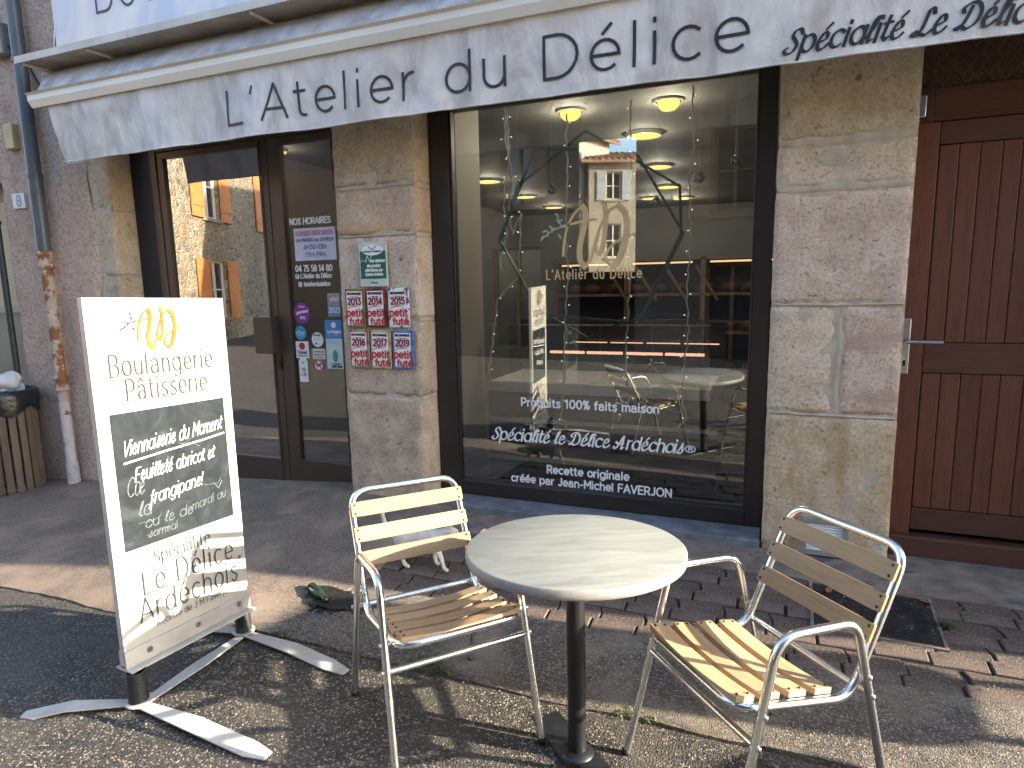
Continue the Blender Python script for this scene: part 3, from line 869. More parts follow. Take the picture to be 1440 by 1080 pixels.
# centre pillar
for (z0, z1, mt) in ((2.125,3.0,S_ochre),(1.812,2.105,S_band),(1.26,1.795,S_pink),(.74,1.248,S_brown),(-.06,.73,S_brown)):
    stone(-2.745+J/2, -2.129-J/2, 0, .3, z0, z1, mt, sd_); sd_ += 1
mortar(-2.738, -2.136, .006, .3, -.06, 3.0)
smear(-2.74, -2.14, 2.113, .03, 11); smear(-2.5, -2.40, 2.16, .11, 12, -.006); smear(-2.74, -2.14, 1.803, .016, 13)
# left pier: quoins at the opening, rough render beside it
for (x0, z0, z1, mt) in ((-5.10,2.135,3.0,S_quoin),(-5.13,1.60,2.12,S_quoin),(-5.05,1.05,1.59,S_brown),(-5.11,.5,1.04,S_quoin),(-5.04,-.2,.49,S_brown)):
    stone(x0, -4.882, 0, .3, z0, z1, mt, sd_); sd_ += 1
mortar(-5.12, -4.886, .006, .3, -.25, 3.0)
mb = MB(); V = []; F = []; NX, NZ = 48, 130
for i in range(NX+1):
    for k in range(NZ+1):
        z = -.4+7.6*k/NZ if True else 0
        xr = -5.10+.05*nz(1, 2, z*2.3, 4)+(.03 if int(z*2) % 2 else 0)
        x = -6.22+(xr+6.22)*i/NX
        y = -.016+.010*nz(x*3, 0, z*3, 5)+.004*nz(x*14, 3, z*14, 4)+(.016*max(0, (i-NX+2)/2))+(.03*max(0, (2-i)/2))
        V.append((x, y, z))
for i in range(NX):
    for k in range(NZ): a = i*(NZ+1)+k; F.append((a, a+NZ+1, a+NZ+2, a+1))
mb.add(V, F, True); mb.box(-6.22, -5.12, .02, .3, -.4, 7.2)
bpart(mb, 'wall', M_render)
# upper storey, lintels, hidden side parts
mb = MB()
mb.box(-5.12, -.02, .004, .30, 3.0, 7.2)
bpart(mb, 'wall', M_render)
mb = MB(); mb.box(-.02, .612, .004, .3, 3.0, 7.2); mb.box(.612, 1.72, .004, .3, 2.80, 7.2); mb.box(1.72, 4.05, .0, .3, -.1, 7.2); mb.box(4.05, 4.4, -.27, .3, -.1, 7.2)  # last box: added unseen end pier that sets the terrace shade edge
bpart(mb, 'wall', M_render)
mb = MB(); mb.box(-4.88, -2.746, .006, .3, 2.62, 3.0); mb.box(-2.128, -.016, .006, .3, 2.62, 3.0)
bpart(mb, 'lintel', S_brown)
mb = MB(); mb.box(4.1, 4.4, .3, 9, -.2, 7.2); mb.box(-14, -6.6, -.0, .3, 2.45, 7.2); mb.box(-14, -9.2, -.0, .3, -.5, 2.45)
mb.box(-6.6, -6.22, .12, .3, 2.45, 7.2); mb.box(-14, 4.4, 9, 9.3, -.5, 7.2); mb.box(-14, 4.1, .3, 9, 3.0, 3.2)
bpart(mb, 'wall', M_render)
mb = MB(); mb.add([(-14.3,-.35,7.2),(4.55,-.35,7.2),(4.55,4.6,8.9),(-14.3,4.6,8.9),(4.55,9.6,7.2),(-14.3,9.6,7.2),(-14.3,-.35,7.1),(4.55,-.35,7.1),(4.55,9.6,7.1),(-14.3,9.6,7.1)],
    [(0,1,2,3),(3,2,4,5),(6,7,1,0),(7,8,4,2,1),(9,6,0,3,5),(6,9,8,7),(5,4,8,9)])
M_tiles = mat('clay_roof_tiles', (.36,.19,.11), (.24,.13,.08), 6, .85, bump=.8, bscale=12, bdist=.05)
bpart(mb, 'roof', M_tiles)
# neighbour's recessed shop window at the far left
mb = MB(); mb.box(-9.2, -6.30, .22, .26, -.3, 2.45); bpart(mb, 'side_window', mat('dull_green_grey_panel', (.17,.19,.17), (.13,.15,.13), 3, .4), B)
mb = MB(); mb.box(-6.36, -6.225, .14, .24, -.4, 2.45); bpart(mb, 'side_frame', M_darkframe)
mb = MB(); mb.box(-9.2, -6.36, .19, .215, 1.30, 1.36); mb.box(-9.2, -6.36, .19, .215, .62, .64); bpart(mb, 'side_rail', mat('grey_rail', (.3,.31,.3), (.22,.23,.22), 5, .5))
mb = MB(); mb.box(-9.2, -6.36, .20, .214, 1.36, 2.3); bpart(mb, 'side_reflection', mat('cream_reflection', (.55,.47,.30), (.48,.41,.26), 3, .8))  # cream sheet stands in for the yellowish reflection in the upper glass

# ------- glazed double door
def frame_rect(mb, x0, x1, y0, y1, z0, z1, w, wb=None, wt=None):
    wb = wb or w; wt = wt or w
    mb.box(x0, x0+w, y0, y1, z0, z1); mb.box(x1-w, x1, y0, y1, z0, z1)
    mb.box(x0+w, x1-w, y0, y1, z0, z0+wb); mb.box(x0+w, x1-w, y0, y1, z1-wt, z1)
    return mb
mb = MB(); mb.box(-4.879, -4.665, .20, .36, -.2, 2.62); o = bpart(mb, 'shutter_guide', M_navy, bevel=.004)
mb = MB(); mb.box(-4.665, -4.60, .20, .27, -.2, 2.62); mb.box(-2.80, -2.747, .21, .27, -.16, 2.62); mb.box(-4.60, -2.80, .205, .27, 2.56, 2.62)
bpart(mb, 'door_frame', M_bronze, bevel=.003)
def zt(x): return G(x, .1)-.03
# left leaf
mb = MB(); frame_rect(mb, -4.595, -3.486, .212, .262, -.135, 2.555, .062, .275, .05)
mb.box(-3.560, -3.548, .2, .212, -.12, 2.55)
dl = bpart(mb, 'glass_door', M_bronze, bevel=.003); dl['label'] = 'left brown glazed door leaf reflecting a stone house'
MB().box(-2.56, -1.53, .234, .240, .13, 2.52).build('pane', M_glass_door, dl)
hb = MB(); hb.box(-1.655, -1.49, .125, .210, .985, 1.265); hb.build('handle', M_bronze, dl, bevel=.006)
hb = MB(); hb.box(-1.512, -1.482, .195, .212, .86, .96); hb.sphere((-1.497, .194, .91), .011, 8); hb.build('lock', M_darkframe, dl)
# right leaf
mb = MB(); frame_rect(mb, -3.478, -2.802, .212, .262, -.155, 2.555, .11, .305, .05)
dr = bpart(mb, 'glass_door', M_bronze, bevel=.003); dr['label'] = 'right brown glazed door leaf with opening hours and stickers'
MB().box(-1.368, -.912, .234, .240, .13, 2.52).build('pane', m_glass('door_glass_dark', .10, (.75,.76,.74)), dr)
# white lettering on the right leaf
YG = .2325
fd = lambda u, v: (u+2, YG-.002, v)
mb = text_mb('NOS HORAIRES', -3.33, -2.965, 1.935, .042, .0095, fd)
mb.build('lettering', M_white_print, dr)
mb = text_mb('04 75 58 14 80', -3.305, -2.975, 1.595, .042, .0085, fd); mb.build('lettering', M_white_print, dr); mb = MB()
text_mb("L'Atelier du Délice", -3.262, -2.985, 1.545, .032, .006, fd, mb=mb)
text_mb("latelierdudelice", -3.235, -3.0, 1.487, .030, .006, fd, mb=mb)
for (cx, cz) in ((-3.295, 1.558), (-3.272, 1.50)):
    mb.add([fd(cx+.019*math.cos(2*PI*k/16), cz+.019*math.sin(2*PI*k/16)) for k in range(16)], [tuple(range(16))])
mb.build('lettering', M_white_print, dr)
mb = text_mb('f', -3.30, -3.288, 1.545, .028, .005, lambda u, v: (u+2, YG-.0035, v))
ribbon(mb, [(-3.272+.009*math.cos(2*PI*k/12), 1.50+.009*math.sin(2*PI*k/12)) for k in range(13)], .003, lambda u, v: (u+2, YG-.0035, v))
mb.build('social_icons', M_ink, dr)

# ------- shop window
mb = MB()
mb.box(-2.127, -1.985, .20, .30, .03, 2.62); mb.box(-.105, -.017, .20, .30, .03, 2.62)
mb.box(-1.985, -.105, .20, .30, .035, .128); mb.box(-1.985, -.105, .20, .30, 2.58, 2.62)
mb.box(-1.985, -1.97, .215, .25, .128, 2.58); mb.box(-.122, -.105, .215, .25, .128, 2.58); mb.box(-1.97, -.122, .222, .25, .124, .131)
sw = bpart(mb, 'shop_window', M_darkframe, bevel=.003); sw['label'] = 'large dark framed shop window with white and gold lettering'
MB().box(.015, 1.895, .232, .240, .13, 2.58).build('pane', M_glass_win, sw)
fw = lambda u, v: (u+2, .2295, v)
mb = text_mb('Produits 100% faits maison', -1.52, -.62, .675, .052, .0105, fw)
mb.build('lettering', M_white_print, sw); mb = MB()
text_mb('Recette originale', -1.345, -.80, .232, .050, .0105, fw, mb=mb, rise=-.0)
mb.build('lettering', M_white_print, sw); mb = MB()
text_mb('créée par Jean-Michel FAVERJON', -1.60, -.535, .152, .050, .0100, fw, mb=mb)
mb.build('lettering', M_white_print, sw); mb = MB()
text_mb('Spécialité le Délice Ardéchois', -1.735, -.475, .435, .080, .0150, fw, GS, .09, .24, (math.radians(30), .38), mb=mb)
text_mb('®', -.462, -.392, .415, .07, .007, fw, mb=mb)
mb.build('lettering', M_white_print, sw)
mb = text_mb("L'Atelier du Délice", -1.335, -.735, 1.495, .058, .0075, fw, gap=.3)
mono(mb, -1.235, 1.565, .455, .375, fw, .036)
mb.build('gold_monogram', M_gold, sw)
leaves(MB(), -1.225, 1.575, .43, .36, fw).build('leaf_print', mat('pale_green_print', (.35,.45,.38), (.25,.35,.28), 20, .6), sw)
# sill
mb = MB(); mb.box(-2.12, -.02, -.012, .205, -.06, .033); s_o = bpart(mb, 'sill', M_bluestone, bevel=.006)
mb = MB(); mb.box(.615, 1.72, .10, .30, -.06, -.012); bpart(mb, 'sill', M_bluestone, bevel=.005)
mb = MB(); mb.box(-4.87, -2.76, .14, .32, -.22, -.145); bpart(mb, 'sill', M_concrete, bevel=.005)

# ------- wooden plank door
mb = MB(); mb.box(.612, .70, .235, .30, -.02, 2.40); mb.box(.70, 1.75, .235, .30, 2.225, 2.385)
wd = bpart(mb, 'wooden_door', M_redwood_h, bevel=.004); wd['label'] = 'red brown wooden plank door with a steel lever handle'
def wpart(name, x0, x1, y0, y1, z0, z1, mt, bv=.004):
    return MB().box(x0+2, x1+2, y0, y1, z0, z1).build(name, mt, wd, bevel=bv)
wpart('stile', .62, .726, .196, .25, -.02, 2.215, M_redwood)
wpart('rail', .729, 1.72, .198, .25, 2.108, 2.215, M_redwood_h)
wpart('rail', .729, 1.72, .198, .25, .975, 1.13, M_redwood_h)
wpart('rail', .729, 1.72, .198, .25, .125, .245, M_redwood_h)
wpart('weatherboard', .62, 1.72, .150, .25, -.035, .10, M_redwood_h, .012)
xs = [.730, .815, .902, .992, 1.070, 1.165, 1.255, 1.345, 1.435, 1.525, 1.615, 1.71]
for a, b in zip(xs, xs[1:]):
    for z0, z1 in ((.247, .973), (1.132, 2.106)):
        wpart('plank', a+.0015, b-.0015, .205, .245, z0, z1, M_redwood, .005)
mb = MB(); mb.box(2.622, 2.664, .188, .197, .965, 1.255); mb.build('handle_plate', M_steel, wd, bevel=.004)
mb = MB(); mb.tube([(2.643,.19,1.137),(2.643,.15,1.137)], .011, 12); mb.tube(round_path([(2.643,.155,1.137),(2.643,.140,1.137),(2.80,.138,1.137)], .012), .0095, 12)
mb.build('handle', M_steel, wd)
MB().add([(2.643+.007*math.cos(2*PI*k/12), .187, 1.03+.009*math.sin(2*PI*k/12)) for k in range(12)]+[(2.638,.187,1.03),(2.648,.187,1.03),(2.648,.187,1.008),(2.638,.187,1.008)], [tuple(range(12)), (12,13,14,15)]).build('keyhole', M_ink, wd)
mb = MB(); mb.box(2.607, 2.652, .150, .192, 2.235, 2.335); mb.build('hinge', M_steel, wd, bevel=.004)
# expanded metal grille over the door
mb = MB(); zA, zB, xA, xB = 2.388, 2.80, .615, 1.72
du, dv = .052, .060
for i in range(-12, 40):
    for s_ in (1, -1):
        pts = []
        x = xA+i*du
        a = Vector((x, .225, zA)); k = (zB-zA)/dv*du*s_
        b = Vector((x+k*.9, .225, zB))
        # clip
        ps = []
        for t in [j/14 for j in range(15)]:
            p = a.lerp(b, t)
            if xA <= p.x <= xB: ps.append((p.x+2, p.y+.006*math.sin(t*40), p.z))
        if len(ps) > 1: mb.tube(ps, .0055, 5, caps=False)
g_o = mb.build('grille', mat('rusty_mesh', (.10,.05,.03), (.055,.03,.02), 20, .7), wd)
MB().box(2.615, 3.72, .27, .29, 2.388, 2.80).build('grille_backing', mat('brown_backing', (.24,.155,.085), (.13,.08,.045), 9, .9, bump=.5, bscale=20), wd)

# ventilation grille in the right pillar
mb = MB(); frame_rect(mb, .186, .415, -.028, .012, .0, .205, .028); vt = bpart(mb, 'vent', M_plastic_grey, bevel=.003)
vt['label'] = 'white slatted ventilation grille at the foot of the right pillar'
for i in range(10):
    z = .030+i*.0148
    MB().add([(2.214,-.022,z),(2.387,-.022,z),(2.387,-.004,z+.011),(2.214,-.004,z+.011),(2.214,-.020,z-.002),(2.387,-.020,z-.002),(2.387,-.002,z+.009),(2.214,-.002,z+.009)], [(0,1,2,3),(7,6,5,4),(0,4,5,1),(2,6,7,3)]).build('louvre', M_white_print, vt)

# house number, junction boxes on the pink wall
hn = bpart(MB().box(-6.02, -5.86, -.040, -.012, 2.185, 2.31), 'house_number', mat('enamel_white', (.62,.66,.72), (.5,.53,.57), 9, .3), bevel=.003)
text_mb('8', -5.965+2, -5.905+2, 2.205, .085, .014, lambda u, v: (u, -.0425, v)).build('numeral', mat('enamel_blue', (.16,.28,.42), (.12,.2,.33), 9, .3), hn)
mb = MB(); mb.box(-5.97, -5.86, -.07, -.012, 2.66, 2.86); bpart(mb, 'junction_box', M_plastic_beige, bevel=.008)
mb = MB(); mb.box(-5.99, -5.80, -.10, -.015, 3.38, 3.62); bpart(mb, 'junction_box', M_plastic_grey, bevel=.008)
mb = MB(); mb.tube(round_path([(-5.9,-.06,3.62),(-5.95,-.07,3.70),(-6.1,-.06,3.6),(-6.12,-.05,3.3),(-5.98,-.05,3.2)], .05), .007, 6); bpart(mb, 'cable', M_ink); mb = MB(); mb.tube(round_path([(-5.80,-.05,3.45),(-5.62,-.03,3.3),(-5.45,-.03,3.02),(-5.3,-.03,2.98)], .06), .007, 6)
bpart(mb, 'cable', M_ink)
mb = MB(); mb.tube([(-5.27,-.03,3.32),(-5.25,-.035,3.42),(-5.235,-.03,3.5)], .012, 8); bpart(mb, 'hook', M_steel)
mb = MB(); mb.tube(round_path([(-5.30,-.06,2.95),(-5.36,-.10,3.05),(-5.2,-.12,3.08)], .04), .028, 10); bpart(mb, 'awning_bracket', M_blackmetal)

# =================================================================== DRAINPIPES
t = tag(empty('drainpipe', (-5.61, -.09, -.215)), 'painted drainpipe with rusty cast iron foot on the pink wall', 'drainpipe')
def pipe(z0, z1, r, mt, name='pipe_section'):
    return MB().tube([(0, 0, z0+.215), (0, 0, z1+.215)], r, 18).build(name, mt, t)
pipe(1.86, 7.1, .050, M_zinc); pipe(1.80, 2.42, .053, M_zinc, 'sleeve'); pipe(2.40, 2.43, .058, M_zinc, 'collar'); pipe(3.28, 3.31, .058, M_zinc, 'collar')
pipe(.55, 1.80, .043, M_cast); pipe(-.02, .55, .043, M_castwhite); pipe(-.215, .01, .050, M_castwhite, 'foot_socket')
mb = MB(); mb.lathe([(.043,0),(.056,.0),(.058,.02),(.052,.03),(.052,.10),(.058,.11),(.058,.14),(.05,.15)], 18, (0, 0, 1.885)); mb.build('socket', M_cast, t)
mb = MB(); mb.lathe([(.043,0),(.055,.0),(.055,.02),(.048,.03),(.048,.09),(.056,.10),(.056,.125),(.045,.13)], 18, (0, 0, .86)); mb.build('socket', M_cast, t)
t2 = tag(empty('narrow_pipe', (-6.255, -.05, -.28)), 'narrow black service pipe at the corner of the pink wall', 'pipe')
MB().tube([(0, 0, 0), (0, 0, 7.3)], .026, 12).build('pipe_section', M_blackpipe, t2)
for z in (.95, 2.35, 4): MB().lathe([(.026,0),(.034,0),(.034,.03),(.026,.03)], 12, (0, 0, z)).build('clip', M_blackpipe, t2)

# =================================================================== AWNING AND SIGN
aw = tag(empty('awning', (-2, -.2, 3.1)), 'half folded grey canvas awning with a long lettered valance above the shopfront', 'awning')
def apart(mb, name, mt, **kw): return rebase(mb, -2, -.2, 3.1).build(name, mt, aw, **kw)
XR = 3.2
def val_y(x, z):
    t = (2.83-z)/.4
    return -.325+.010*math.sin(x*9+2*nz(x, 0, 0, 2))*t+.022*nz(x*1.7, 0, z*.8, 3)*t+.006*nz(x*6, 0, z*6, 3)*(.4+t)
V = []; F = []; NX, NZ = 330, 16
for i in range(NX+1):
    for k in range(NZ+1):
        xl = -5.0+.10*(k/NZ); x = xl+(XR-xl)*i/NX; z = 2.828-.402*k/NZ
        cl = max(0, 1-i/14)
        V.append((x, val_y(x, z)+.03*cl*(k/NZ)**2, z-.004*abs(nz(x*7, 0, 0, 2))*(k == 0)-.010*cl*(k/NZ)))
for i in range(NX):
    for k in range(NZ): a = i*(NZ+1)+k; F.append((a, a+1, a+NZ+2, a+NZ+1))
vo = apart(MB().add(V, F, True), 'valance', M_canvas)
hem = MB(); hem.tube([(x, val_y(x, 2.428)-.002, 2.428) for x in [-4.9+.05*i for i in range(int((XR+4.9)/.05))]], .005, 6)
rebase(hem, -2, -.2, 3.1).build('hem', M_canvas, vo)
fv = lambda u, v: (u+2, val_y(u, v)-.0035+.2, v-3.1)
def cap_text(*a, **k): return text_mb(*a, fn=fv, **k)
mb = text_mb("L'Atelier du Délice", -3.295, -.150, 2.512, .205, .0165, fv, gap=.235)
mb.build('lettering', M_ink, vo)
mb = text_mb('Spécialité Le Délice Ardéchois', .0, 1.46, 2.468, .098, .0180, fv, GS, .10, .30, (math.radians(30), .33))
mb.build('lettering', M_ink, vo)
# front profile and folded cloth
prof = [(-.345,2.826),(-.352,2.88),(-.335,2.925),(-.348,2.940),(-.30,2.950),(-.285,2.90),(-.31,2.826)]
mb = MB(); n = len(prof); v = [(-5.14+(z-2.826)*-.6, y, z) for y, z in prof]+[(XR, y, z) for y, z in prof]
mb.add(v, [tuple(range(n)), tuple(reversed(range(n, 2*n)))]+[(i, (i+1) % n, (i+1) % n+n, i+n) for i in range(n)])
apart(mb, 'front_profile', M_creamalu, weld=True)
V = []; F = []; NX = 200
for i in range(NX+1):
    for k in range(11):
        t_ = k/10; x0 = -5.30+.12*t_; x = x0+(XR-x0)*i/NX
        V.append((x, -.03-.25*t_+.008*nz(x*3, k*.3, 0, 3), 3.20-.245*t_+.03*math.sin(PI*t_)+.006*math.sin(x*20+k)*nz(x*2, 1, 0)))
for i in range(NX):
    for k in range(10): a = i*11+k; F.append((a, a+11, a+12, a+1))
apart(MB().add(V, F, True), 'canvas', M_canvastop)
for x in (-4.6, -2.4, -.4, 1.6):
    mb = MB(); mb.bar((x, -.02, 2.95), (x+.35, -.28, 2.87), .03, .045); apart(mb, 'folding_arm', M_creamalu)

sh = tag(empty('shelf_hood', (-2, -.1, 3.2)), 'galvanised metal hood shelf over the awning on the facade', 'hood')
mb = MB(); v = [(-5.36,.0,3.215),(-5.36,-.285,3.215),(XR,-.285,3.215),(XR,.0,3.215),(-5.36,.0,3.205),(-5.36,-.285,3.188),(XR,-.285,3.188),(XR,.0,3.205)]
mb.add(v, [(0,1,2,3),(7,6,5,4),(1,5,6,2),(0,4,5,1)])
rebase(mb, -2, -.1, 3.2).build('top_plate', M_shelfunder, sh)
mb = MB(); mb.box(-5.365, XR, -.290, -.2855, 3.182, 3.232); rebase(mb, -2, -.1, 3.2).build('front_lip', M_shelf, sh)
for x in (-5.30, -4.60, -3.10, -1.6, -.1, 1.4):
    mb = MB(); mb.box(x, x+.012, -.27, .0, 3.165, 3.187); mb.box(x, x+.05, -.012, -.002, 3.02, 3.17); rebase(mb, -2, -.1, 3.2).build('bracket', M_shelf, sh)
sg = tag(empty('shop_sign', (-2, -.19, 3.5)), 'long glossy fascia sign, sky reflection painted pale blue, with thin black lettering, above the hood', 'sign')
mb = MB(); mb.box(-4.985, XR, -.215, -.17, 3.236, 4.2); p_ = rebase(mb, -2, -.19, 3.5).build('panel', M_banner, sg, bevel=.004)
mb = text_mb('Boulangerie Pâtisserie', -4.53, -.4, 3.425, .33, .017, lambda u, v: (u+2, -.0275, v-3.5), gap=.22)
mb.build('lettering', mat('dark_violet_ink', (.045,.035,.05), (.03,.025,.035), 8, .5), sg)

# =================================================================== INTERIOR
def st(mb, name, mt, label=None): return tag(mb.build(name, mt), label, kind='structure')
st(MB().box(-4.9, .3, .32, 9, -.16, -.11), 'interior_floor', M_int_floor)
st(MB().box(-4.9, .3, .30, 9, 2.85, 2.95), 'interior_ceiling', M_ceiling)
mb = MB(); mb.box(-5.0, -4.9, .36, 9, -.15, 2.9); mb.box(.3, .4, .3, 9, -.15, 2.9); mb.box(-4.9, .3, 8.9, 9, -.15, 2.9)
st(mb, 'interior_wall', M_int_wall)
mb = MB(); mb.box(-2.10, -2.04, .305, .80, .0, 2.84); mb.box(-2.04, -2.025, .31, .79, .0, .06); mb.box(-2.04, -2.03, .36, .74, .3, 1.95)
tag(mb.build('window_side_partition', M_int_cream, bevel=.003), 'cream side panel just inside the left edge of the shop window', 'partition')
mb = MB(); mb.box(-.10, -.04, .31, .9, -.1, 2.84); st(mb, 'interior_wall', M_int_dark)

lamps = [(-1.58,1.58,1),(-.81,1.63,1),(-1.19,2.66,0),(-3.58,4.41,0),(-3.69,6.08,0),(-3.74,7.65,0),(-1.35,4.41,0),(-1.5,6.15,0),(-1.46,7.58,0),(-1.93,7.3,0),(-4.59,1.67,2)]
where = ['domed lit lamp nearest the window, left one of two', 'domed lit lamp nearest the window, right one of two', 'wide round lit ceiling lamp just behind the two domed lamps',
    'round lit ceiling lamp, nearest of the left row seen through the shop window', 'round lit ceiling lamp in the middle of the left row', 'farthest round lit ceiling lamp of the left row',
    'round lit ceiling lamp, nearest of the right row behind the wide one', 'round lit ceiling lamp in the middle of the right row', 'farthest round lit ceiling lamp of the right row',
    'round lit ceiling lamp low in the back left of the right row', 'small lit spot lamp seen through the glass door']
M_lampc = m_emit('warm_lamp_core', (1.0, .80, .40), 1.6)
for (x, y, k), w_ in zip(lamps, where):
    L_ = tag(empty('ceiling_lamp', (x, y, 2.85)), w_, 'lamp', 'lit round lamps on the bakery ceiling')
    pd = bpy.data.lights.new('bulb_light', 'POINT'); pd.energy = .8 if k == 2 else 3.0; pd.color = (1, .88, .72); pd.shadow_soft_size = 0
    po = bpy.data.objects.new('bulb_light', pd); COL.objects.link(po); po.parent = L_; po.location = (0, 0, -.14)
    if k == 9: MB().lathe([(.0,-.0325 if k == 0 else -.089),(.05,-.0325 if k == 0 else -.081)], 20).build('bulb', M_lampc, L_)
    if k == 2:
        MB().lathe([(.0,-.05),(.03,-.048),(.04,-.02),(.04,0)], 16).build('lamp_shade', M_lamp, L_); MB().lathe([(.042,-.03),(.05,-.028),(.05,0)], 16).build('ring', M_steel, L_)
    elif k == 1:
        MB().lathe([(.0,-.085),(.05,-.075),(.08,-.045),(.086,-.012)], 28).build('lamp_shade', M_lamp, L_); MB().lathe([(.095,-.02),(.115,-.016),(.118,0)], 28).build('ring', M_creamalu, L_)
    else:
        MB().lathe([(.0,-.03),(.135,-.03),(.150,-.022)], 32).build('lamp_shade', M_lamp, L_); MB().lathe([(.150,-.032),(.168,-.03),(.172,0)], 32).build('ring', M_creamalu, L_)

dc = tag(empty('display_counter', (-1.2, .8, -.11)), 'dark drawer fronted display counter with a glass case behind the window', 'counter')
def cpart(mb, name, mt, **k): return rebase(mb, -1.2, .8, -.11).build(name, mt, dc, **k)
cpart(MB().box(-2.02, -.33, .82, 1.5, -.10, .66), 'carcass', M_counter)
for z0, z1 in ((-.09, .135), (.165, .435), (.465, .655)): cpart(MB().box(-2.02, -.325, .800, .818, z0, z1), 'drawer_front', M_counter, bevel=.003)
for z in (.150, .450): cpart(MB().box(-2.02, -.32, .780, .812, z-.014, z+.014), 'trim', M_lightalu)
cpart(MB().box(-2.0, -1.22, .77, 1.55, .665, .742), 'ledge', M_lightalu, bevel=.004); cpart(MB().box(-1.215, -.37, .77, 1.55, .665, .738), 'ledge', M_lightalu, bevel=.004)
cpart(MB().box(-1.99, -.38, .80, .806, .745, 1.17), 'case_glass', M_glass_thin)
cpart(MB().box(-1.99, -.38, .80, .812, 1.168, 1.176), 'case_edge', M_steel)
for i in range(4): cpart(MB().box(-1.63+.30*i, -1.35+.30*i, 1.15, 1.17, .925, .945), 'light_strip', M_led)
for i in range(4): cpart(MB().box(-1.50+.29*i, -1.24+.29*i, 1.44, 1.45, .985, .993), 'light_strip', M_led)
cpart(MB().box(-2.02, -.33, 1.52, 1.54, .74, 1.17), 'case_back', M_int_dark)

bs = tag(empty('bread_shelf', (-1.0, 4.2, -.11)), 'wooden bread shelving with tilted racks on the wall behind the counter', 'shelf')
def spart(mb, name, mt, **k): return rebase(mb, -1.0, 4.2, -.11).build(name, mt, bs, **k)
for x in (-2.6, -1.7, -.8, .1): spart(MB().box(x, x+.05, 4.2, 4.6, -.1, 1.75), 'upright', M_shelfwood)
for z in (.35, .85, 1.3, 1.72): spart(MB().box(-2.55, .1, 4.2, 4.6, z, z+.03), 'board', M_shelfwood)
spart(MB().box(-2.55, .1, 4.58, 4.6, -.1, 1.75), 'back_panel', M_int_dark)
for i in range(3): spart(MB().box(-2.5+.9*i, -1.8+.9*i, 4.22, 4.24, 1.68, 1.70), 'light_strip', m_emit('warm_strip', (1, .6, .3), .35) if i == 0 else bpy.data.materials['warm_strip'])
for i in range(4):
    mb = MB(); mb.bar((-1.9+.35*i, 4.15, 1.65), (-1.65+.35*i, 4.15, 1.25), .03, .03); spart(mb, 'rack_rail', M_shelfwood)
loaf = None
for z in (.38, .88, 1.33):
    for i in range(9):
        x = -2.4+.27*i
        if loaf is None:
            loaf = tag(MB().sphere((0, 0, 0), .09, 14, (1.2, 1.6, .7)).build('bread_loaf', M_bread), 'crusty loaf lying on the wooden bread shelving', 'bread', 'loaves on the bread shelving'); o = loaf
        else:
            o = loaf.copy(); COL.objects.link(o)
        o.location = (x+random.uniform(-.03, .03), 4.4, z+.062); o.rotation_euler = (0, 0, random.uniform(-.4, .4))
mb = MB()
for i in range(26): mb.sphere((-4.0, 2.0, .85+.045*i), .014, 8)
tag(mb.build('light_strip', M_ledwhite), 'vertical dotted white light strip seen through the glass door', 'light')

# hanging ornaments in the window
def px_pt(x, y, Y):   # a photograph position turned into a point of the vertical plane at depth Y (measuring aid)
    d = _r*((x-720)/900)+_u*(-(y-540)/900)+_f
    k = (Y+3.65)/d.y
    return Vector((d.x*k, Y, 1.467+d.z*k))
strings = [([(712,150),(716,220),(708,290),(713,330),(703,370),(706,385)], 'fairy light string at the left edge of the window, first of a tangled pair'),
           ([(708,150),(711,200),(720,250),(716,300),(721,330),(733,300),(731,345),(729,390),(700,420),(690,500),(688,530)], 'fairy light string at the left edge of the window, second of a tangled pair'),
           ([(796,160),(798,230),(796,300),(798,380),(795,460),(792,540),(790,590),(800,606)], 'fairy light string hanging just left of the gold monogram'),
           ([(886,140),(888,230),(884,330),(886,400),(881,480),(880,530),(886,560),(868,595)], 'fairy light string crossing the right edge of the gold monogram'),
           ([(974,120),(976,200),(970,260),(972,330),(966,400),(968,450),(962,520),(958,555),(965,590),(950,605)], 'fairy light string at the right of the window')]
for si, (pts, lab) in enumerate(strings):
    P = [px_pt(x, y, .31+.008*si) for x, y in pts]
    Q = []
    for i in range(len(P)-1):
        L_ = (P[i+1]-P[i]).length; n = max(2, int(L_/.02))
        for k in range(n): Q.append(P[i].lerp(P[i+1], k/n))
    for q in Q:
        q.x += .012*nz(q.z*5, si, 0, 3)+.004*math.sin(q.z*60); q.y += .01*nz(q.z*5, si, 7, 2)
    t = tag(empty('fairy_lights', tuple(Q[0])), lab, 'fairy lights', 'light strings hanging in the window')
    MB().tube([q-Q[0] for q in Q], .0052, 6).build('wire', M_wire, t)
    mw = MB(); ml = MB()
    for i in range(3, len(Q), 6):
        q = Q[i]-Q[0]; a = random.choice((-1, 1)); e = q+Vector((a*random.uniform(.012, .024), random.uniform(-.01, .01), random.uniform(-.004, .012)))
        mw.tube([q, e], .0022, 4); ml.sphere(e, .0045, 6)
    mw.build('bulb_holder', M_wire, t); ml.build('bulb', M_ledtiny, t)
for pts, Y, lab in (([(752,210),(892,210),(961,328),(898,455),(760,442),(702,338)], .30, 'green wire hexagon with a flat top hanging behind the gold monogram'),
                    ([(824,184),(956,262),(958,328),(904,440),(827,476),(758,436),(704,340),(728,262)], .345, 'dark wire polygon with a pointed top hanging behind the gold monogram')):
    P = [px_pt(x, y, Y) for x, y in pts]; c = sum(P, Vector())/len(P)
    mb = MB()
    for a, b in zip(P, P[1:]+P[:1]): mb.bar(a-c, b-c, .015, .015, (0, 1, 0))
    o = tag(mb.build('wire_hexagon', M_greenmetal), lab, 'ornament', 'wire shapes hanging in the window'); o.location = c
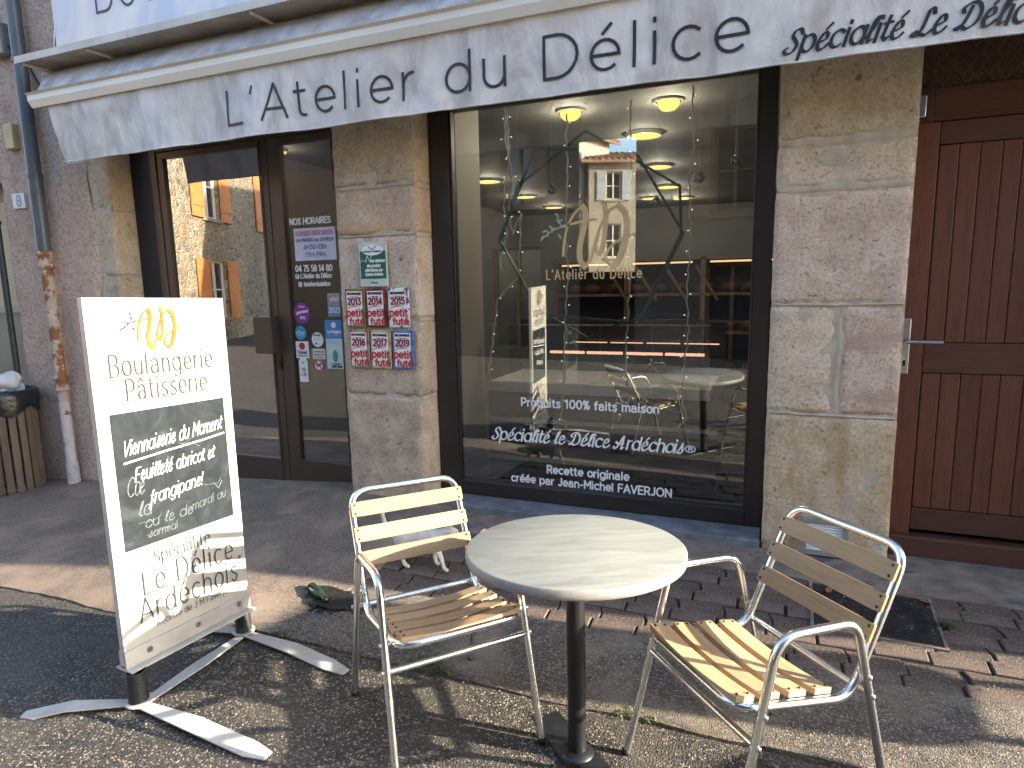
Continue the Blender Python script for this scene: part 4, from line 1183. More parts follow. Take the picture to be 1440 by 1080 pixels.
blabs = ['silver bauble at the left vertex of the wire hexagon', 'pinkish silver bauble left of centre beneath the ceiling lamps', 'small silver bauble just above the gold monogram', 'silver bauble on the right side of the wire hexagon', 'matt bauble just right of the right fairy light string', 'silver bauble highest at the right of the window']
for (x, y, r), lab in zip(((729,260,.024),(776,267,.031),(820,285,.027),(923,284,.028),(983,250,.034),(1034,227,.029)), blabs):
    p = px_pt(x, y, .40)
    t = tag(empty('bauble', tuple(p)), lab, 'bauble', 'baubles hanging in the window')
    MB().sphere((0, 0, 0), r, 20).build('ball', M_bauble, t); MB().lathe([(.006,r-.002),(.007,r+.007),(0,r+.008)], 8).build('cap', M_steel, t)
    MB().tube([(0, 0, r), (0, 0, 2.84-p.z)], .0007, 4).build('thread', M_wire, t)

# =================================================================== PLATES AND STICKERS
def poly_disc(mb, cx, cz, rx, rz, y, n=28): return mb.add([(cx+rx*math.cos(2*PI*k/n), y, cz+rz*math.sin(2*PI*k/n)) for k in range(n)], [tuple(range(n))])
def flat(mb, x0, x1, z0, z1, y): return mb.add([(x0,y,z0),(x1,y,z0),(x1,y,z1),(x0,y,z1)], [(0,1,2,3)])
M_wp = mat('plate_white', (.78,.77,.76), (.72,.7,.69), 9, .35)
M_red = mat('plate_red', (.50,.02,.025), (.42,.015,.02), 9, .35)
M_dred = mat('plate_dark_red', (.28,.02,.03), (.2,.015,.02), 9, .35)
borders = {'2013': ((.10,.20,.05), (.30,.06,.03), 'green and red'), '2014': ((.05,.015,.012), (.30,.03,.02), 'dark brown and red'), '2015': ((.75,.73,.75), (.12,.07,.14), 'white spotted with purple'),
           '2016': ((.30,.26,.24), (.32,.06,.04), 'brownish grey'), '2017': ((.40,.42,.22), (.45,.20,.06), 'pale yellow green'), '2019': ((.07,.20,.45), (.04,.10,.30), 'blue')}
for i, (yr, (c1, c2, word)) in enumerate(borders.items()):
    r, c = divmod(i, 3)
    x0 = (-2.692, -2.524, -2.350)[c]+(.018 if r else 0); z1 = (1.462, 1.187)[r]; w, h = .158, .258
    mt = mat('plate_border_'+word.split()[0], c1, c2, 26, .4, lo=.45, hi=.5)
    t = tag(empty('guide_plate', (x0, -.018, z1-h)), 'small restaurant guide plate dated %s with %s border on the centre pillar' % (yr, word), 'plate', 'restaurant guide plates on the centre pillar')
    t.rotation_euler = (0, math.radians(random.uniform(-1.2, 1.2)), 0)
    MB().box(0, w, -.004, .004, 0, h).build('backing', mt, t, bevel=.003)
    flat(MB(), .014, w-.02, .014, h-.018, -.0055).build('label', M_wp, t)
    y = -.007; fn = lambda u, v: (u, y, v)
    mb = text_mb('RECOMMANDÉ', .022, w-.028, h-.040, .013, .0045, fn, mb=None); flat(mb, .045, w-.05, h-.056, h-.052, y); mb.build('lettering', M_ink, t)
    mb = text_mb(yr, .024, w-.030, h-.106, .043, .0105, fn); flat(mb, .04, w-.045, h-.121, h-.118, y); mb.build('year', M_dred, t)
    fr = lambda u, v: (u, -.0085, v)
    mb = text_mb('petit', .012, w-.012, .074, .048, .010, fr); text_mb('futé', .034, w-.010, .020, .042, .010, fr, mb=mb)
    ribbon(mb, SP([(.02, .125), (.05, .138), (.09, .150), (.105, .162)]), .004, fr)
    mb.build('lettering', M_red, t)
t = tag(empty('quality_plaque', (-2.557, -.02, 1.472)), 'green and white enamel quality plaque above the guide plates on the centre pillar', 'plaque')
M_gr = mat('enamel_green', (.02,.13,.085), (.015,.10,.065), 9, .3)
MB().box(0, .214, -.004, .006, 0, .288).build('backing', mat('enamel_pale', (.50,.58,.53), (.44,.52,.47), 9, .3), t, bevel=.004)
flat(MB(), .009, .205, .052, .232, -.0055).build('field', M_gr, t)
poly_disc(MB(), .107, .238, .083, .035, -.0075).build('emblem', M_wp, t)
mb = MB(); ribbon(mb, SP([(.075,.262),(.095,.247),(.107,.240),(.120,.248),(.14,.264)]), .005, lambda u, v: (u, -.009, v)); text_mb('goutez l ardeche', .04, .175, .224, .011, .003, lambda u, v: (u, -.009, v), mb=mb)
text_mb('rhone', .085, .135, .022, .011, .003, lambda u, v: (u, -.006, v), mb=mb)
mb.build('lettering', M_ink, t)
fn = lambda u, v: (u, -.0075, v)
mb = text_mb('N', .05, .09, .160, .042, .004, fn, slant=.3); ribbon(mb, SP([(.015,.160),(.03,.175),(.05,.165),(.058,.18)]), .003, fn)
for s_, a, b, z in (('ous valorisons', .09, .2, .160), ('des produits', .06, .165, .128), ('selectionnes par', .045, .18, .100), ('Goutez Ardeche', .045, .18, .072)): text_mb(s_, a, b, z, .019, .0042, fn, slant=.15, mb=mb)
mb.build('lettering', M_wp, t)
for x, z in ((.01,.28),(.204,.28),(.01,.01),(.204,.01)): MB().sphere((x, -.006, z), .005, 8).build('screw', M_steel, t)

YS = .2305
def sticker(name, label, x0, x1, z0, z1, mt, shape='rect', parts=()):
    cx, cz = (x0+x1)/2, (z0+z1)/2
    t = tag(empty(name, (cx, YS, cz)), label, 'sticker')
    mb = MB()
    if shape == 'disc': poly_disc(mb, 0, 0, (x1-x0)/2, (z1-z0)/2, 0)
    else: mb.box(x0-cx, x1-cx, 0, .001, z0-cz, z1-cz)
    mb.build('paper', mt, t)
    for pn, pm, fnb in parts:
        m2 = MB(); fnb(m2); m2.build(pn, pm, t)
    return t
f2 = lambda u, v: (u, -.0018, v)
P_ = lambda n, a, b=None: mat(n, a, b or tuple(x*.85 for x in a), 12, .45)
hx, hz = -3.115, 1.787
def tx(*a, **k):
    return lambda m_: text_mb(*a, fn=f2, mb=m_, **k)
def multi(*fs):
    def go(m_):
        for f_ in fs: f_(m_)
    return go
sticker('hours_poster', 'lilac white opening hours paper taped to the glass door', -3.30, -2.93, 1.672, 1.905, P_('paper_lilac', (.62,.62,.74)), parts=(
    ('lettering', P_('ink_pink', (.55,.25,.40)), tx('HORAIRES HIVER SAISON', -.165, .165, .065, .030, .0065)),
    ('lettering', P_('ink_violet', (.16,.14,.32)), multi(tx('du MARDI au SAMEDI', -.165, .165, .020, .024, .005), tx('6H30-13H', -.10, .10, -.035, .030, .006), tx('15H-19H', -.09, .09, -.088, .030, .006)))))
sticker('round_sticker', 'large purple round sticker on the glass door', -3.35, -3.20, 1.205, 1.365, P_('sticker_purple', (.19,.02,.24)), 'disc', (
    ('lettering', M_wp, multi(tx('Jeune', -.025, .03, .045, .014, .0025), tx('gourmand', -.05, .055, -.005, .022, .0045, slant=.2, rise=.15), tx('2022', -.02, .03, -.040, .018, .004))),))
sticker('round_sticker', 'small blue round sticker under the purple one', -3.352, -3.248, 1.085, 1.192, P_('sticker_blue', (.05,.27,.48)), 'disc', (
    ('wave', P_('wave_pale', (.35,.6,.8)), lambda m_: (ribbon(m_, SP([(-.035,.0),(-.01,.012),(.012,-.004),(.036,.006)]), .012, f2), ribbon(m_, SP([(-.03,-.02),(-.008,-.01),(.012,-.024),(.03,-.014)]), .006, f2))),))
sticker('round_sticker', 'white round sticker with small black print', -3.20, -3.095, 1.035, 1.145, M_wp, 'disc', (
    ('lettering', M_ink, multi(tx('artisan', -.03, .03, .028, .014, .003), tx('-----', -.035, .035, -.002, .012, .002), tx('bio', -.02, .0, -.035, .014, .003))),))
sticker('voucher_sticker', 'white meal voucher sticker with a red blob', -3.355, -3.235, .948, 1.075, M_wp, 'rect', (
    ('blob', M_red, lambda m_: poly_disc(m_, 0, .028, .028, .028, -.0018)), ('lettering', P_('ink_blue', (.06,.08,.2)), multi(tx('Ticket', -.045, .045, -.030, .022, .006), tx('restaurant', -.045, .045, -.050, .010, .003)))))
sticker('small_label', 'cream rectangular label beside the meal voucher sticker', -3.20, -3.085, .945, 1.022, P_('paper_cream', (.66,.66,.60)), 'rect', (
    ('lettering', P_('ink_olive', (.2,.22,.12)), multi(tx('v carte de', -.045, .045, .012, .013, .003), tx('paiement sans', -.045, .045, -.010, .010, .0025), tx('contact', -.04, .04, -.028, .009, .0025))),))
sticker('no_dogs_sticker', 'round no dogs sticker with red ring', -3.195, -3.105, .852, .942, M_wp, 'disc', (
    ('ring', M_red, lambda m_: (ribbon(m_, [(.040*math.cos(2*PI*k/24), .040*math.sin(2*PI*k/24)) for k in range(25)], .008, f2), ribbon(m_, [(-.028,.028),(.028,-.028)], .005, lambda u, v: (u, -.003, v)))),
    ('dog', M_ink, lambda m_: (ribbon(m_, [(-.016,.002),(.012,.002)], .012, f2), ribbon(m_, [(.012,.004),(.019,.016),(.026,.014)], .007, f2), ribbon(m_, [(-.015,0),(-.017,-.018)], .004, f2), ribbon(m_, [(.011,0),(.013,-.018)], .004, f2), ribbon(m_, [(-.017,.006),(-.024,.015)], .003, f2)))))
sticker('price_tag_sticker', 'tall white tag shaped sticker reading one euro', -3.335, -3.255, .765, .930, M_wp, 'rect', (
    ('top', M_wp, lambda m_: poly_disc(m_, 0, .083, .036, .022, -.0005)),
    ('lettering', P_('ink_slate', (.09,.11,.16)), multi(tx('1€', -.018, .02, .0, .026, .005), tx('CB', -.024, .024, -.035, .022, .004), tx('v', -.008, .012, .06, .018, .006)))))
sticker('blue_white_notice', 'tall blue and white notice at the right edge of the glass door', -3.072, -2.915, .875, 1.235, P_('notice_pale', (.56,.66,.68)), 'rect', (
    ('blue_panel', P_('notice_blue', (.05,.23,.52)), lambda m_: flat(m_, -.0785, .0785, .045, .180, -.0012)),
    ('emblem', M_wp, lambda m_: poly_disc(m_, 0, .145, .022, .022, -.0022, 20)),
    ('green_mark', P_('mark_green', (.07,.30,.22)), lambda m_: poly_disc(m_, 0, -.085, .024, .045, -.0018)),
    ('lettering', M_wp, multi(tx('La Region', -.055, .06, .085, .022, .005), tx('---------', -.055, .06, .062, .01, .002))),
    ('lettering', M_ink, multi(tx('---------', -.06, .06, .010, .01, .002), tx('Le depart', -.045, .045, -.148, .012, .003), tx('AVEC VOUS', -.035, .055, -.170, .014, .005)))))
sticker('photo_card', 'small grey and blue photo card half hidden by the pillar', -3.035, -2.915, 1.262, 1.432, P_('card_grey', (.33,.28,.30)), 'rect', (
    ('blue_band', P_('band_blue', (.10,.25,.45)), lambda m_: flat(m_, -.058, .058, -.080, -.005, -.0012)), ('lettering', M_wp, multi(tx('2023', -.05, .05, -.055, .035, .006), tx('Kyriad', -.05, .04, .03, .03, .005)))))

# =================================================================== PAVEMENT SIGN
SGX = empty('pavement_sign', (-2.165, -1.89, G(-2.165, -1.89)))
tag(SGX, 'white double foot pavement sign with chalkboard and gold monogram', 'sign')
sy = Vector((.048, .566, 0)).normalized(); sx_ = Vector((sy.y, -sy.x, 0)); s0 = Vector((-2.187, -2.170, 0))
lean = -.02
def S3(u, v, d=0):   # u to the right along the board, v world height, d out of the face
    p = s0+sy*u+sx_*(d+(v-.1)*lean*-1*0.0)+Vector((0, 0, v))
    return (p.x+2.165, p.y+1.89, p.z-SGX.location.z)
def sbox(name, u0, u1, v0, v1, d0, d1, mt, bevel=0, skew=-.03, parent=SGX):
    mb = MB()
    v = [S3(u, v_+skew*u, d) for v_ in (v0, v1) for d in (d0, d1) for u in (u0, u1)]
    mb.add(v, [(0,1,3,2),(4,6,7,5),(0,4,5,1),(1,5,7,3),(3,7,6,2),(2,6,4,0)])
    return mb.build(name, mt, parent, bevel=bevel)
sbox('panel', .006, .555, .135, 1.445, -.010, .010, M_whitesign, .002)
M_alubr = mat('brushed_edge', (.72,.71,.68), (.6,.59,.56), 20, .4, metal=.3)
sbox('frame', .0, .010, .09, 1.452, -.014, .014, M_alubr, .002); sbox('frame', .551, .561, .09, 1.452, -.014, .014, M_alubr, .002); sbox('frame', .010, .551, 1.443, 1.452, -.014, .014, M_alubr, .002)
sbox('bottom_rail', -.002, .563, .082, .150, .0105, .020, M_whitesteel, .002); sbox('bottom_rail', -.002, .563, .082, .150, -.020, -.0105, M_whitesteel, .002); sbox('bottom_flange', -.004, .565, .074, .0815, -.045, .052, M_whitesteel, .002)
for u in (.09, .30, .50):
    mb = MB(); p = Vector(S3(u, .122-.03*u, .021)); mb.tube([p, p+sx_*.006], .011, 12); mb.build('screw', M_steel, SGX)
cb = sbox('chalkboard', .048, .522, .522, 1.038, .0105, .0125, M_board)
fs = lambda u, v: S3(u, v-.03*u, .0135)
mb = text_mb('Boulangerie', .066, .487, 1.172, .078, .0052, fs, gap=.24); text_mb('Pâtisserie', .118, .452, 1.080, .078, .0052, fs, gap=.24, mb=mb)
mb.build('lettering', M_greyink, SGX); mb = MB()
text_mb('Spécialité :', .152, .430, .442, .052, .0036, fs, gap=.2, mb=mb)
mb.build('lettering', M_greyink, SGX); mb = MB()
text_mb('Le Délice', .098, .500, .335, .090, .0054, fs, gap=.26, mb=mb)
text_mb('Ardéchois', .076, .515, .232, .092, .0054, fs, gap=.24, mb=mb)
text_mb('®', .522, .540, .31, .024, .002, fs, mb=mb)
mb.build('lettering', M_greyink, SGX); mb = MB()
text_mb('Recette de J M Faverjon', .135, .470, .192, .026, .0024, fs, mb=mb)
mb.build('lettering', M_greyink, SGX)
mono(MB(), .178, 1.265, .175, .150, fs, .0155).build('gold_monogram', M_goldbright, SGX)
leaves(MB(), .178, 1.265, .175, .150, fs).build('leaf_print', M_greyink, SGX)
fc = lambda u, v: S3(u+.0009*math.sin(v*900), v-.03*u+.0009*math.sin(u*700), .0138)
mb = text_mb('Viennoiserie du Moment', .078, .498, .878, .056, .0035, fc, GS, .14, .22, rise=.075)
ribbon(mb, [(.080, .853), (.25, .868), (.40, .878), (.508, .890)], .006, fc)
text_mb('Feuilleté abricot et', .112, .452, .775, .052, .0035, fc, GS, .16, .2, rise=.06, mb=mb)
text_mb('frangipane!', .160, .385, .675, .052, .0035, fc, GS, .14, .2, rise=.09, mb=mb)
mb.build('chalk_lettering', M_chalk, cb)
mb = text_mb('Coe', .075, .14, .725, .07, .004, fc, GS, .1, .2); text_mb('la', .11, .16, .64, .055, .004, fc, GS, .1, .2, mb=mb); text_mb('ou le de', .13, .33, .59, .04, .0035, fc, GS, .1, .2, mb=mb)
text_mb('mardi au', .33, .49, .60, .035, .003, fc, GS, .1, .2, rise=.1, mb=mb); text_mb('samedi', .14, .26, .55, .03, .003, fc, GS, .1, .2, mb=mb); text_mb('v', .44, .48, .66, .04, .004, fc, GS, mb=mb)
for i in range(10):
    u0 = random.uniform(.07, .42); v0 = random.uniform(.56, .98); ribbon(mb, SP([(u0, v0), (u0+random.uniform(.02, .08), v0+random.uniform(-.01, .02)), (u0+random.uniform(.05, .1), v0+random.uniform(-.02, .03))]), .0018, fc)
mb.build('faint_chalk_marks', M_chalkfaint, cb)
def W2S(p): return (p[0]+2.165, p[1]+1.89, p[2]-SGX.location.z)
posts = [Vector((-2.140, -2.160, -.045)), Vector((-2.160, -1.625, -.055))]
for p in posts:
    mb = MB(); prof = []
    for i in range(18):
        z = i/17*.112; prof += [(.031, z), (.035, z+.0022), (.035, z+.0042), (.031, z+.006)]
    mb.lathe(prof, 22, W2S((p.x, p.y, p.z+.006))); mb.build('rubber_spring', M_rubber, SGX)
    mb = MB(); mb.lathe([(0,0),(.048,0),(.048,.006),(0,.006)], 22, W2S(p), False); mb.build('washer', M_whitesteel, SGX)
def flatbar(name, path, w, th, mt):
    mb = MB(); P = [Vector(q) for q in path]; n = len(P); v = []
    for i, q in enumerate(P):
        a = P[max(0, i-1)]; b = P[min(n-1, i+1)]; d = (b-a); d.z = 0; d.normalize(); s_ = Vector((d.y, -d.x, 0))
        ww = w*(.55 if i in (0, n-1) else 1)
        for k in (-1, 1):
            for h in (0, -th): v.append(W2S(q+s_*k*ww/2+Vector((0, 0, h))))
    f = []
    for i in range(n-1):
        a = i*4; b = a+4; f += [(a, a+2, b+2, b), (a+1, b+1, b+3, a+3), (a, b, b+1, a+1), (a+2, a+3, b+3, b+2)]
    f += [(0, 1, 3, 2), ((n-1)*4, (n-1)*4+2, (n-1)*4+3, (n-1)*4+1)]
    return mb.add(v, f).build(name, mt, SGX, bevel=.0015)
gz = lambda x, y, o=.008: (x, y, G(x, y)+o)
flatbar('foot', [gz(-2.500,-2.352), gz(-2.452,-2.330,.010), (-2.36,-2.275,G(-2.36,-2.275)+.026), posts[0]-Vector((0,0,.001))], .066, .006, M_whitesteel)
flatbar('foot', [posts[0]-Vector((0,0,.008)), (-1.85,-2.18,G(-1.85,-2.18)+.026), gz(-1.575,-2.192,.010), gz(-1.495,-2.194)], .072, .006, M_whitesteel)
flatbar('foot', [gz(-2.60,-1.70), gz(-2.50,-1.68,.010), (-2.35,-1.65,G(-2.3,-1.65)+.022), posts[1]-Vector((0,0,.001))], .066, .006, M_whitesteel)
flatbar('foot', [posts[1]-Vector((0,0,.008)), (-1.86,-1.655,G(-1.86,-1.655)+.024), gz(-1.64,-1.688,.012), gz(-1.548,-1.702)], .072, .006, M_whitesteel)
flatbar('base_bar', [posts[0]-Vector((-.0,.02,.015)), (posts[0]+posts[1])/2-Vector((0,0,.014)), posts[1]+Vector((0,.02,-.015))], .06, .006, M_whitesteel)

# =================================================================== CHAIRS
S_ = dict(wf=.252, wr=.242, wa=.240, yff=.278, yrf=-.299, zaf=.634, zar=.624, yaf=.121, yar=-.142, wb=.213, zt=.784, yt=-.350, zs=.384, yb=-.158, ysf=.223, zsf=.444)
def make_chair(label):
    s = S_; t = tag(empty('bistro_chair'), label, 'chair', 'aluminium and wood bistro chairs')
    R = .0125
    for sd in (-1, 1):
        P = round_path([(sd*s['wf'], s['yff'], .004), (sd*s['wa'], s['yaf'], s['zaf']), (sd*s['wa'], s['yar'], s['zar']), (sd*s['wr'], s['yrf'], .004)], [.085, .075], 10)
        o = MB().tube(P, R, 16).build('side_frame', M_alu, t)
        for y in (s['yff'], s['yrf']):
            x = sd*(s['wf'] if y > 0 else s['wr'])
            MB().lathe([(.0,0),(.0145,0),(.0145,.018),(.012,.02)], 12, (x, y, 0)).build('foot_cap', M_rubber, t)
    wb = s['wb']
    L = [(-wb, s['yt'], s['zt']), (-wb, s['yb'], s['zs']), (-wb, s['ysf'], s['zsf']), (wb, s['ysf'], s['zsf']), (wb, s['yb'], s['zs']), (wb, s['yt'], s['zt'])]
    mid = (0, s['yt']+.0, s['zt'])
    P = round_path([mid]+[Vector(p) for p in L]+[mid], [.075, .085, .07, .07, .085, .075], 10)
    MB().tube(P[:-1], R, 16, closed=True).build('seat_and_back_tube', M_alu, t)
    # stretchers
    def legpt(sd, front, z):
        a = (sd*s['wf'], s['yff'], 0) if front else (sd*s['wr'], s['yrf'], 0); b = (sd*s['wa'], s['yaf'], s['zaf']) if front else (sd*s['wa'], s['yar'], s['zar'])
        k = z/b[2]; return Vector(a).lerp(Vector(b), k)
    MB().tube([legpt(-1, True, .355), legpt(1, True, .355)], .0105, 14).build('stretcher', M_alu, t)
    MB().tube([legpt(-1, False, .40), legpt(1, False, .40)], .0105, 14).build('stretcher', M_alu, t)
    for sd in (-1, 1):
        for (fr, z) in ((True, .435), (True, .355), (False, .40), (False, .46)):
            p = legpt(sd, fr, z)
            mb = MB(); mb.tube([p-Vector((sd*.03, 0, 0)), p+Vector((sd*.016, 0, 0))], .0045, 8); mb.sphere(tuple(p+Vector((sd*.0155, 0, 0))), .0075, 8, (.6, 1, 1)); mb.build('bolt', M_steel, t)
    # slats
    bt, bb = Vector((0, s['yt'], s['zt'])), Vector((0, s['yb'], s['zs']))
    up = (bt-bb).normalized(); fwd = Vector((0, up.z, -up.y))
    me = None
    def slat(half, w, th, sag):
        mb = MB(); n = 12; v = []
        for i in range(n+1):
            x = -half+2*half*i/n; d = -sag*(1-(x/half)**2)
            tw = w/2*(1 if 0 < i < n else .93)
            v += [(x, -tw, d), (x, tw, d), (x, tw, d+th), (x, -tw, d+th)]
        f = [(0, 1, 2, 3), (n*4+3, n*4+2, n*4+1, n*4)]
        for i in range(n):
            a = i*4; b = a+4
            for k in range(4): f.append((a+k, b+k, b+(k+1) % 4, a+(k+1) % 4))
        return mb.add(v, f)
    me_b = slat(.222, .056, .011, .004); me_s = slat(.205, .064, .018, .014)
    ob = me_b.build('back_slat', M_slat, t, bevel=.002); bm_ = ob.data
    for i, f_ in enumerate((.165, .375, .575)):
        o = ob if i == 0 else ob.copy()
        if i: COL.objects.link(o)
        c = bt.lerp(bb, f_)+fwd*.0125
        o.matrix_local = Matrix(((1, 0, 0, c.x), (0, up.y, fwd.y, c.y), (0, up.z, fwd.z, c.z), (0, 0, 0, 1)))
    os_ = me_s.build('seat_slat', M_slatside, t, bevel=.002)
    sb, sf = Vector((0, s['yb'], s['zs'])), Vector((0, s['ysf'], s['zsf'])); dd = (sf-sb).normalized(); nn = Vector((0, -dd.z, dd.y))
    for i, f_ in enumerate((.235, .47, .705, .925)):
        o = os_ if i == 0 else os_.copy()
        if i: COL.objects.link(o)
        c = sb.lerp(sf, f_)+nn*.0115
        o.matrix_local = Matrix(((1, 0, 0, c.x), (0, dd.y, nn.y, c.y), (0, dd.z, nn.z, c.z), (0, 0, 0, 1)))
    scr = None
    for (a, b, F_, n_, half, w) in ((bt, bb, (.165, .375, .575), fwd, .207, .016), (sb, sf, (.235, .47, .705, .925), nn, .192, .018)):
        ax = (b-a).normalized()
        for f_ in F_:
            for sd in (-1, 1):
                for k in (-1, 1):
                    c = a.lerp(b, f_)+n_*(.0235 if a is bt else .0290)+ax*k*w+Vector((sd*half, 0, 0))
                    if scr is None:
                        mb = MB(); mb.sphere((0, 0, 0), .0042, 8, (1, 1, 1)); scr = mb.build('screw', M_ink, t); o = scr
                    else:
                        o = scr.copy(); COL.objects.link(o)
                    o.location = c
    return t
def kids(o): return [c for c in bpy.data.objects if c.parent is o]
def copy_thing(src, label=None):
    r = src.copy(); COL.objects.link(r)
    if label: r['label'] = label
    for ch in kids(src):
        c = ch.copy(); COL.objects.link(c); c.parent = r
        for g_ in kids(ch):
            d = g_.copy(); COL.objects.link(d); d.parent = c
    return r
def put(o, x, y, z, th, tx_, ty_):
    n = Vector((tx_, ty_, 1)).normalized(); fx = Vector((math.cos(th), math.sin(th), 0)); fx = (fx-n*fx.dot(n)).normalized(); fy = n.cross(fx)
    o.matrix_world = Matrix(((fx.x, fy.x, n.x, x), (fx.y, fy.y, n.y, y), (fx.z, fy.z, n.z, z), (0, 0, 0, 1)))
c1 = make_chair('aluminium bistro chair with pale wooden slats left of the round table, beside the pavement sign')
c2 = copy_thing(c1, 'aluminium bistro chair with wooden slats right of the round table by the pillar')
c3 = copy_thing(c1, 'aluminium bistro chair of the next table, added to the right outside the view for its shadow')
put(c1, -1.045, -1.815, G(-1.045, -1.815)+.004, math.radians(-130.65), -.006, .022)
put(c2, -.017, -1.753, G(-.017, -1.753)+.004, math.radians(131.95), -.012, .018)
put(c3, 1.62, -2.42, G(1.62, -2.42)+.004, math.radians(-30), 0, 0)  # unseen third chair, added for the shadow it casts on the road

# =================================================================== TABLES
def make_table(label):
    t = tag(empty('bistro_table'), label, 'table', 'round bistro tables')
    H = .735
    MB().lathe([(0, H-.001), (.342, H-.001), (.3465, H-.0025)], 72).build('tabletop', M_tabletop, t)
    MB().lathe([(.3465, H-.0025), (.3500, H-.006), (.3505, H-.022), (.349, H-.031), (.343, H-.035), (.0, H-.035)], 72).build('table_edge', M_tableedge, t)
    MB().lathe([(.030, .012), (.030, H-.036)], 28).build('column', M_blackmetal, t)
    mb = MB(); mb.box(-.11, .11, -.11, .11, H-.044, H-.0355); mb.build('mounting_plate', M_blackmetal, t)
    for k_, a_ in enumerate((109,)):
        ca, sa = math.cos(math.radians(a_)), math.sin(math.radians(a_)); zz = .020+.0006*k_
        pl = [(-.36,-.035),(-.30,-.052),(0,-.062),(.30,-.052),(.36,-.035),(.36,.035),(.30,.052),(0,.062),(-.30,.052),(-.36,.035)]
        mb = MB(); mb.prism([(x*ca-y*sa, x*sa+y*ca) for x, y in pl], zz, zz+.012, 'z'); mb.build('base_arm', M_blackmetal, t, bevel=.003)
    MB().lathe([(.055, .033), (.05, .040), (.031, .048)], 28).build('collar', M_blackmetal, t)
    return t
t1 = make_table('round bistro table with pale grey green streaked top on a black column')
t1b = copy_thing(t1, 'second round bistro table added to the right outside the view for its shadow')
put(t1, -.5405, -1.818, G(-.54, -1.818)+.002, math.radians(28), -.027, .0595)
t1.location.z = .6379-.735*.998
put(t1b, 2.25, -1.62, G(2.25, -1.62)-.016, .3, 0, 0)  # unseen second table, added to shade the road

# =================================================================== SMALL STREET THINGS
mc = tag(empty('manhole_cover', (.475, -.545, G(.475, -.545)+.004)), 'dark cast iron inspection cover set in the paving behind the right chair', 'manhole cover')
mc.rotation_euler = (math.atan(.055), 0, math.radians(-1.5))
MB().box(-.245, .235, -.195, .190, -.02, .0).build('plate', M_iron, mc, bevel=.002)
mb = MB()
for i in range(-24, 25):
    for s_ in (1, -1):
        a = Vector((i*.026, -.185, .0015)); b = Vector((i*.026+s_*.37, .18, .0015))
        ps = [a.lerp(b, k/12) for k in range(13)]; ps = [p for p in ps if -.235 < p.x < .225]
        if len(ps) > 1: mb.bar(ps[0], ps[-1], .004, .003)
tag(mb.build('tread_pattern', M_iron, mc), kind='stuff')
for (x, y) in ((-.02,.03),(.045,.045),(.03,-.02),(.10,.0),(.13,-.06),(-.14,.05),(-.08,-.03)):
    MB().lathe([(0, .004), (.020, .004), (.022, .0)], 14).build('hole', M_ink, mc).location = (x, y, 0)
frame = MB(); frame_rect(frame, -.262, .252, -.03, .0, -.215, .208, .014)
frame.xf(lambda x, y, z: (x, z, y+.002)).build('rim', M_concrete, mc)

def weed(x, y, n, r, h, label, seed):
    rnd = random.Random(seed); z = G(x, y)+.004
    t = tag(empty('weed_tuft', (x, y, z)), label, 'weed'); mb = MB()
    for i in range(n):
        a = rnd.uniform(0, 2*PI); rr = rnd.uniform(0, r); bx, by = rr*math.cos(a)*1.8, rr*math.sin(a)*.6
        d = rnd.uniform(0, 2*PI); L_ = rnd.uniform(.4, 1)*h; w = rnd.uniform(.0018, .0045)
        p0 = Vector((bx, by, 0)); p1 = p0+Vector((math.cos(d)*L_*.5, math.sin(d)*L_*.5, L_*.6)); p2 = p0+Vector((math.cos(d)*L_*1.1, math.sin(d)*L_*1.1, L_*.55))
        s_ = Vector((-math.sin(d), math.cos(d), 0))*w
        mb.add([p0-s_*.5, p0+s_*.5, p1+s_, p1-s_, p2], [(0, 1, 2, 3), (3, 2, 4)])
    tag(mb.build('leaves', M_leaf, t), kind='stuff')
weed(-1.28, -1.53, 60, .045, .05, 'grass tuft in the crack by the road, under the left chair', 1)
weed(-1.18, -1.56, 40, .035, .04, 'smaller grass tuft right of the other one under the left chair', 2)
weed(-.42, -1.55, 45, .06, .018, 'low green moss and weeds at the road edge right of the table column', 3)
weed(.745, -.58, 40, .02, .045, 'green weed growing at the right edge of the inspection cover', 4)
weed(-2.02, -1.56, 26, .03, .03, 'tiny weed in the crack between the pavement sign and the left chair', 5)
mb = MB()
for i in range(140):
    x = random.uniform(-2.12, -1.72); y = -1.27+.03*math.sin(x*20)+random.gauss(0, .035)
    s_ = random.uniform(.004, .016); b = len(mb.v); mb.sphere((x, y, G(x, y)+.006), s_, 6, (1, 1, .6))
    for k in range(b, len(mb.v)):
        q = mb.v[k]; mb.v[k] = (q[0]+random.uniform(-.2, .2)*s_, q[1]+random.uniform(-.2, .2)*s_, q[2]+random.uniform(-.2, .2)*s_)
tag(mb.build('broken_asphalt', M_dirt), 'dark broken asphalt crumbs at the corner of the apron', 'rubble', kind='stuff')
mb = MB(); mb.lathe([(0,0),(.024,0),(.026,.006),(.026,.10),(.020,.125),(.0105,.145),(.0105,.175),(.0125,.178),(.0125,.186),(0,.186)], 18)
bt_ = tag(mb.build('bottle', M_bottle), 'dark green bottle lying at the broken corner of the apron', 'bottle')
bt_.rotation_euler = (math.radians(90), 0, math.radians(62)); bt_.location = (-2.13, -1.20, G(-2.1, -1.2)+.028)
